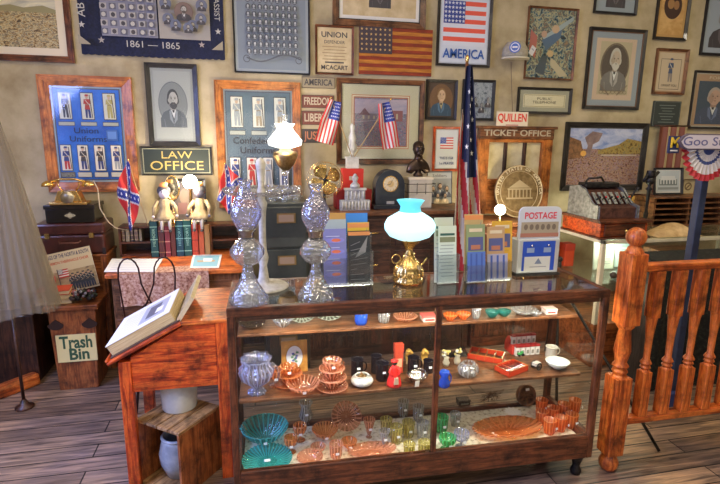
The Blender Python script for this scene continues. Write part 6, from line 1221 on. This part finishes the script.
def ongc(lb, nm, cat, x, y, z, w_, d_, h_, m_, m2=None):
    t = thing(nm, lb, cat, (GX+x, GY+y, z)); a = MB(); a.bb(-w_/2, w_/2, -d_/2, d_/2, 0, h_*.7, m_); a.build('body', t, bevel=.004); a = MB(); a.bb(-w_/2-.003, w_/2+.003, -d_/2-.003, d_/2+.003, h_*.7, h_, m2 or m_); a.build('lid', t, bevel=.004)
ongc('red-orange tin standing in the left end of the glass counter', 'red_tin', 'tin', .12, GD-.16, .6725, .09, .09, .2, C(.75, .08, .02), C(.6, .05, .02))
ongc('dark wooden box with a mottled lid inside the glass counter', 'wooden_box', 'box', .95, .3, .6725, .4, .25, .18, W('case'), W('brown'))
for i, (x, y, c_, lb) in enumerate(((.3, .3, C(.6, .62, .5), 'pale printed card standing inside the counter, left'), (.55, .35, C(.5, .62, .6), 'pale green printed card standing inside the counter, centre'))):
    t = thing('printed_card', lb, 'card', (GX+x+.05, GY+y+.1, .673), rot=(-.1, 0, 0)); a = Art(0); a.bb(-.1, .1, 0, .004, 0, .26, c_); a.y = -.001; a.frame(0, .13, .19, .25, .004, C(.35, .4, .3)); a.rect(0, .19, .14, .03, C(.3, .4, .4))
    for j in range(6): a.rect(0, .15-j*.02, .13, .005, GREY)
    a.build('card', t)
for i, (x, y, z, r, c_, lb) in enumerate(((.25, .15, .6725, .03, (.08, .05, .03), 'small dark toy cannon wheel on the counter shelf'), (.4, .2, .6725, .04, (.3, .25, .2), 'round tan pottery piece on the counter shelf'), (.6, .14, .6725, .03, (.25, .12, .06), 'brown pottery cup on the counter shelf'), (.3, .3, .351, .05, (.2, .12, .08), 'brown jar in the bottom of the counter'), (.55, .25, .351, .06, (.4, .38, .3), 'pale jar in the bottom of the counter'))):
    t = thing('pottery_piece', lb, 'pottery', (GX+x, GY+y, z)); a = MB(); a.lathe([(r*.6, 0), (r, r*.6), (r*.9, r*1.1), (r*.4, r*1.5), (r*.5, r*1.7)], C(*c_, rough=.4), n=20); a.build('body', t)
# register drawer base + register
bxw, bxd = .62, .5; RX = c0.x-.0; rb_ = thing('register_stand', 'wide red-brown wooden box under the cash register', 'box', (c0.x+.02+.31, c0.y+.27, ZS+.001))
kz = scl(c0); bh = 16*kz
a = MB(); a.bb(-.33, .08, -.25, .22, .012, bh, W('red', 'x')); a.build('body', rb_, bevel=.006); a = MB(); a.bb(-.35, .1, -.27, .24, bh, bh+.02, W('case', 'x')); a.bb(-.35, .1, -.27, .24, -.0, .012, W('case', 'x')); a.build('moulding', rb_, bevel=.004)
a = MB(); a.bb(-.3, .05, -.262, -.25, .02, bh-.008, W('case', 'x')); o = a.build('drawer', rb_, bevel=.004); a = MB(); a.ball((-.125, -.272, bh/2), .014, BRASS); a.build('knob', o)
reg = thing('cash_register', 'antique nickel cash register with curved key deck', 'cash register', (rb_.location.x-.135, rb_.location.y, ZS+bh+.024)); reg.scale = (.76, .9, .88); nk = mottled('nickel', [(.3, (.1, .11, .11)), (.6, (.34, .36, .35))], 25, rough=.4, metal=.6, bump=.4)
prof = [(-.2, 0), (.2, 0), (.2, .24), (.08, .26), (.0, .235), (-.12, .12), (-.2, .1)]   # side outline in y,z
a = MB(); vs = [(-.24, y, z) for y, z in prof]+[(-.215, y, z) for y, z in prof]; n = len(prof); fs = [tuple(range(n)), tuple(range(n, 2*n))[::-1]]+[(i, (i+1) % n, (i+1) % n+n, i+n) for i in range(n)]; a.add(vs, fs, nk); a.build('side_plate', reg, bevel=.006); a = MB(); a.add([(v[0]+.455, v[1], v[2]) for v in vs], fs, nk); a.build('side_plate', reg, bevel=.006)
a = MB(); pr2 = [(-.19, .0), (.19, 0), (.19, .22), (.07, .24), (.0, .21), (-.11, .11), (-.19, .09)]; vs = [(-.215, y, z) for y, z in pr2]+[(.215, y, z) for y, z in pr2]; a.add(vs, fs, mottled('registerface', [(.3, (.06, .03, .025)), (.7, (.22, .1, .07))], 30, rough=.4, metal=.4)); a.build('body', reg)
a = MB(); a.bb(-.2, .2, .02, .14, .245, .29, IRON); a.build('indicator_top', reg, bevel=.01)
for i in range(6):
    a = MB(); x = -.17+i*.068; a.box((x, -.085, .165), (.035, .13, .006), nk, (.78, 0, 0)); a.tube([(x, -.1, .155), (x, -.14, .18)], .005, IRON); a.ball((x, -.14, .18), .01, RED if i % 2 else BLACK, 10, 7); a.build('key_lever', reg)
a = MB(); a.tube([(.24, .0, .1), (.29, -.02, .12), (.31, -.06, .22), (.34, -.06, .24)], .009, IRON); a.ball((.34, -.06, .24), .018, IRON); a.build('crank', reg)
a = MB(); a.tube([(-.2, .05, .28), (-.2, .0, .33), (-.05, .0, .34), (.0, .02, .3)], .01, IRON); a.build('top_lever', reg)
# small framed picture behind register
def d(a, w, h): a.rect(0, 0, w, h, C(.5, .28, .06)); a.oval(0, 0, w*.3, h*.3, C(.15, .08, .04)); a.rect(0, -h*.3, w*.6, h*.1, C(.75, .6, .3))
# white door/cupboard panel behind the lamp pole
q = quad2(611, 192, 660, 236, 4.14); a = MB(); 
picture('framed_picture', 'small orange framed picture standing on the counter behind the register', 'picture', (lambda q: (q[0], ZS+.001+q[3]/2+.002, q[2], q[3]))(quad2(620, 198, 640, 226, GY+GD-.08)), .015, (W('dark'), W('dark', 'z')), d, Y=GY+GD-.06)
# black candlestick lamp
p = yp(643, 236, GY+.2); t = thing('candlestick_lamp', 'black turned iron candlestick lamp standing on the glass counter', 'lamp', (p.x, GY+.2, ZS+.001)); hz = yp(645, 172, GY+.2).z-ZS; a = MB()
a.lathe([(.06, 0), (.06, .01), (.02, .03), (.012, .1), (.018, hz*.3), (.01, hz*.4), (.014, hz*.7), (.028, hz*.72), (.01, hz*.76), (.02, hz*.84)], IRON, n=18); a.build('stem', t)
a = MB(); a.ball((0, 0, hz*.86), .035, IRON); a.tube([(-.06, 0, hz*.84), (-.03, 0, hz*.95), (.04, 0, hz*.93), (.07, 0, hz)], .012, IRON); a.lathe([(.02, hz*.88), (.035, hz*.95), (.03, hz*1.02)], IRON, n=14); a.build('burner', t)
# straw hat / cloth on the counter
p = zp(672, 238, ZS); t = thing('folded_cloth', 'crumpled cream cloth lying on the glass counter', 'cloth', (p.x+.1, p.y+.13, ZS+.001)); a = MB(); a.sheet(lambda u, v: ((u-.5)*.42, (v-.5)*.22, max(.002, .075*math.sin(PI*u)**.7*math.sin(PI*v)**.6*(1+.3*math.sin(9*u+4*v)))), 40, 24, mottled('strawcloth', [(.3, (.42, .26, .1)), (.7, (.72, .52, .26))], 18, rough=.9, bump=.5)); a.build('cloth', t)
# wooden pigeonhole shelf with picture, far right
q = quad2(652, 196, 714, 232, 3.95); zt2 = yp(680, 197, 3.8).z; LY = GY+GD-.3; zt2 = yp(680, 197, LY).z; x0 = yp(651, 230, LY).x; ps = thing('letter_shelf', 'brown wooden letter shelf with thin horizontal compartments, on the glass counter', 'shelf', (x0, LY, 0)); a = MB(); PW = GX+GW-x0-.02; z0 = ZS+.001
for x in (0, PW*.33, PW*.66, PW-.018): a = MB(); a.bb(x, x+.018, .0, .26, z0, zt2, W('brown', 'z')); a.build('upright', ps)
a = MB(); a.bb(0, PW, .26, .27, z0, zt2, W('dark')); a.build('back_panel', ps)
ns = 5
for i in range(ns+1): z = zt2-i*(zt2-z0-.012)/ns; a = MB(); a.bb(-.01, PW, -.01, .26, z-.012, z, W('brown', 'x')); a.build('shelf_board', ps)
def d(a, w, h):
    a.rect(0, 0, w, h, C(.45, .5, .5)); a.rect(0, -h*.05, w*.8, h*.3, C(.15, .18, .17)); a.rect(0, h*.15, w*.6, h*.2, C(.6, .62, .58))
    for i in range(6): a.rect((i-2.5)*w*.13, h*.0, w*.05, h*.28, C(.62, .64, .6))
    a.rect(0, -h*.35, w*.9, h*.12, C(.25, .27, .26))
w_, h_ = (lambda q: (q[2], q[3]))(quad2(658, 173, 686, 200, LY+.1)); xx = yp(672, 186, LY+.1).x
picture('building_photo', 'black framed photo of a columned building leaning on the letter shelf', 'picture', (xx, zt2+h_/2+.003, w_, h_), .016, (BLACK, BLACK), d, C(.6, .6, .55), .012, Y=LY+.16, rx=-.14)
def d(a, w, h): a.rect(0, 0, w, h, C(.5, .42, .25)); a.ring(0, 0, w*.3, h*.3, .012, C(.15, .1, .05)); a.line(-w*.2, -h*.2, w*.2, h*.2, .012, C(.15, .1, .05))
w_, h_ = (lambda q: (q[2], q[3]))(quad2(687, 175, 700, 190, LY+.15)); picture('emblem_card', 'small tan card with a round emblem beside the building photo', 'card', (yp(693, 180, LY+.15).x, zt2+h_/2+.003, w_, h_), .006, (C(.3, .2, .1), C(.3, .2, .1)), d, Y=LY+.2)
# striped flag hanging (brown) behind
def fb(u, v): return ((u-.5)*.33, -.02-.012*math.cos(u*PI*7), (v-.5)*.62)
p = yp(668, 160, 4.17); t = thing('hanging_striped_flag', 'faded red and cream striped flag hanging on the wall behind the sign', 'flag', (p.x, 4.17, p.z)); a = MB(); a.sheet(fb, 42, 4, lambda u, v: C(.2, .06, .035) if int(u*7) in (0, 1, 3, 5) else C(.6, .48, .28)); a.build('cloth', t); a = MB(); a.tube([(-.2, 0, .32), (.2, 0, .32)], .008, W('dark')); a.build('rod', t)
# navy post with sign and bunting (right edge)
YQ = 2.62; pa, pb = yp(690, 262, YQ), yp(704, 185, YQ); t = thing('navy_post', 'navy blue square post carrying the name board and bunting', 'post', (pa.x+.0, YQ, 0)); wpst = 8*scl(pa)/2
a = MB(); a.bb(-wpst, wpst, -wpst, wpst, 0, yp(706, 146, YQ).z, mottled('navypaint', [(.3, (.01, .018, .045)), (.7, (.03, .05, .11))], 12, rough=.5)); a.build('post', t, bevel=.005); a = MB(); a.bb(-wpst-.03, wpst+.03, -wpst-.03, wpst+.03, 0, .1, NAVY); a.build('base', t, bevel=.005)
YS = YQ-.1; q = quad2(679, 134, 757, 150, YS); sgn = thing('name_board', 'white shaped board lettered GOO ST hung beneath the right-hand portrait', 'sign', (q[0], YS, q[1])); w_, h_ = q[2], q[3]
a = MB(); a.prism([(-w_/2, 0), (-w_/2+.03, h_*.35), (-w_/2+.06, h_/2), (w_/2, h_/2), (w_/2, -h_/2), (-w_/2+.06, -h_/2), (-w_/2+.03, -h_*.35)], 0, .02, C(.1, .08, .12)); a.build('board', sgn, bevel=.003)
a = Art(-.0005); a.poly([(-w_/2+.015, 0), (-w_/2+.04, h_*.3), (-w_/2+.065, h_*.42), (w_/2-.01, h_*.42), (w_/2-.01, -h_*.42), (-w_/2+.065, -h_*.42), (-w_/2+.04, -h_*.3)], C(.62, .58, .66)); a.txt('Goo St', -w_*.2, 0, h_*.75, C(.12, .12, .3), width=w_*.5, bold=.01); a.build('lettering', sgn)
a = MB(); a.tube([(pa.x-q[0]+.03, .02, -h_*.3), (pa.x-q[0]+.03, YQ-YS-wpst+.002, -h_*.3)], .008, IRON); a.build('bracket', sgn)
q = quad2(672, 136, 683, 150, YS+.03); t = thing('emblem_plaque', 'small navy plaque with a yellow letter M left of the name board', 'sign', (q[0], YS+.05, q[1])); a = MB(); a.bb(-q[2]/2, q[2]/2, 0, .012, -q[3]/2-.02, q[3]/2, C(.02, .03, .1)); a.build('plate', t, bevel=.002); a = Art(-.0005); a.txt('M', 0, 0, q[3]*1.0, C(.85, .6, .05), bold=.04); a.rect(0, -q[3]*.55, q[2]*.7, .008, WHITE); a.build('lettering', t)
a = MB(); a.tube([(0, .012, 0), (.08, .03, .0)], .006, IRON); a.build('bracket', t)
cb = yp(717, 147, YS+.0); RB = 30*scl(cb); t = thing('fan_bunting', 'pleated red, white and blue half-round bunting hanging under the name board', 'bunting', (cb.x, YS+.05, cb.z))
a = MB(); a.sheet(lambda u, v: ((v*RB+.01)*math.cos(PI+PI*u), -.012*v*math.cos(u*PI*30), (v*RB*1.1+.01)*math.sin(PI+PI*u)), 120, 10, lambda u, v: (C(.05, .08, .25) if .35 < v < .5 or v < .25 else C(.5, .03, .04) if v > .82 else C(.68, .66, .66))); a.build('pleated_cloth', t); a = MB(); a.ball((0, 0, 0), .02, NAVY); a.build('knot', t)
# ------------------------------------------------------------------ lights
def point(loc, e, c, r=.05):
    l = bpy.data.lights.new('point_light', 'POINT'); l.energy = e; l.color = c; l.shadow_soft_size = r; o = bpy.data.objects.new('point_light', l); o.location = loc; col.objects.link(o)
def area(loc, rot, sx, sy, e, c):
    l = bpy.data.lights.new('area_light', 'AREA'); l.shape = 'RECTANGLE'; l.size = sx; l.size_y = sy; l.energy = e; l.color = c; o = bpy.data.objects.new('area_light', l); o.location = loc; o.rotation_euler = rot; col.objects.link(o)
point(g1-Vector((0, .12, 0)), 13, (1, .85, .6)); point(g2-Vector((0, .2, 0)), 11, (1, .85, .6)); point(g3-Vector((0, .1, 0)), 9, (1, .85, .55))
point(lampC+Vector((0, 0, 0)), 2.5, (.6, .9, 1), .03)
area((.6, 1.2, 3.5), (0, 0, 0), 2.5, .6, 34, (1, .86, .6)); area((3.6, 2.2, 3.5), (0, 0, 0), 2, .6, 34, (1, .86, .6)); area((-1.1, 2.6, 3.5), (0, 0, 0), .6, .6, 12, (1, .84, .62))  # soft general fill added at ceiling height, no fixtures built
area((.8, -2.2, 1.3), (PI/2, 0, 0), 4, 1.8, 34, (1, .93, .85))  # added front fill from behind the camera, reaches into the case
area((XL-.25, 1.6, 1.9), (0, -PI/2+.75, 0), 1.7, 1.8, 210, (.36, .45, 1))  # blue daylight entering by the left window
for q_ in ((-1.2, .2, 3.3), (.4, -.4, 3.3), (1.8, -.2, 3.3), (3.2, .4, 3.3), (1, 1.4, 3.3)): point(Vector(q_), 16, (1, .88, .7), .06)  # added bare points without fixtures, for highlights on the glass
# small lamp inside the right-hand counter and a point light low beside it
point((GX+.4, GY+.35, .93), 10, (.9, 1, .75), .04); point((2.2, 3.4, .5), 4, (1, .8, .5), .1)
wd_ = bpy.data.worlds.new('world'); sc.world = wd_; wd_.use_nodes = True; bg = wd_.node_tree.nodes['Background']; bg.inputs[0].default_value = (1, .88, .74, 1); bg.inputs[1].default_value = .08
sc.view_settings.view_transform = 'Standard'; sc.view_settings.look = 'None'; sc.view_settings.gamma = 1; sc.view_settings.use_curve_mapping = False; sc.view_settings.exposure = .0
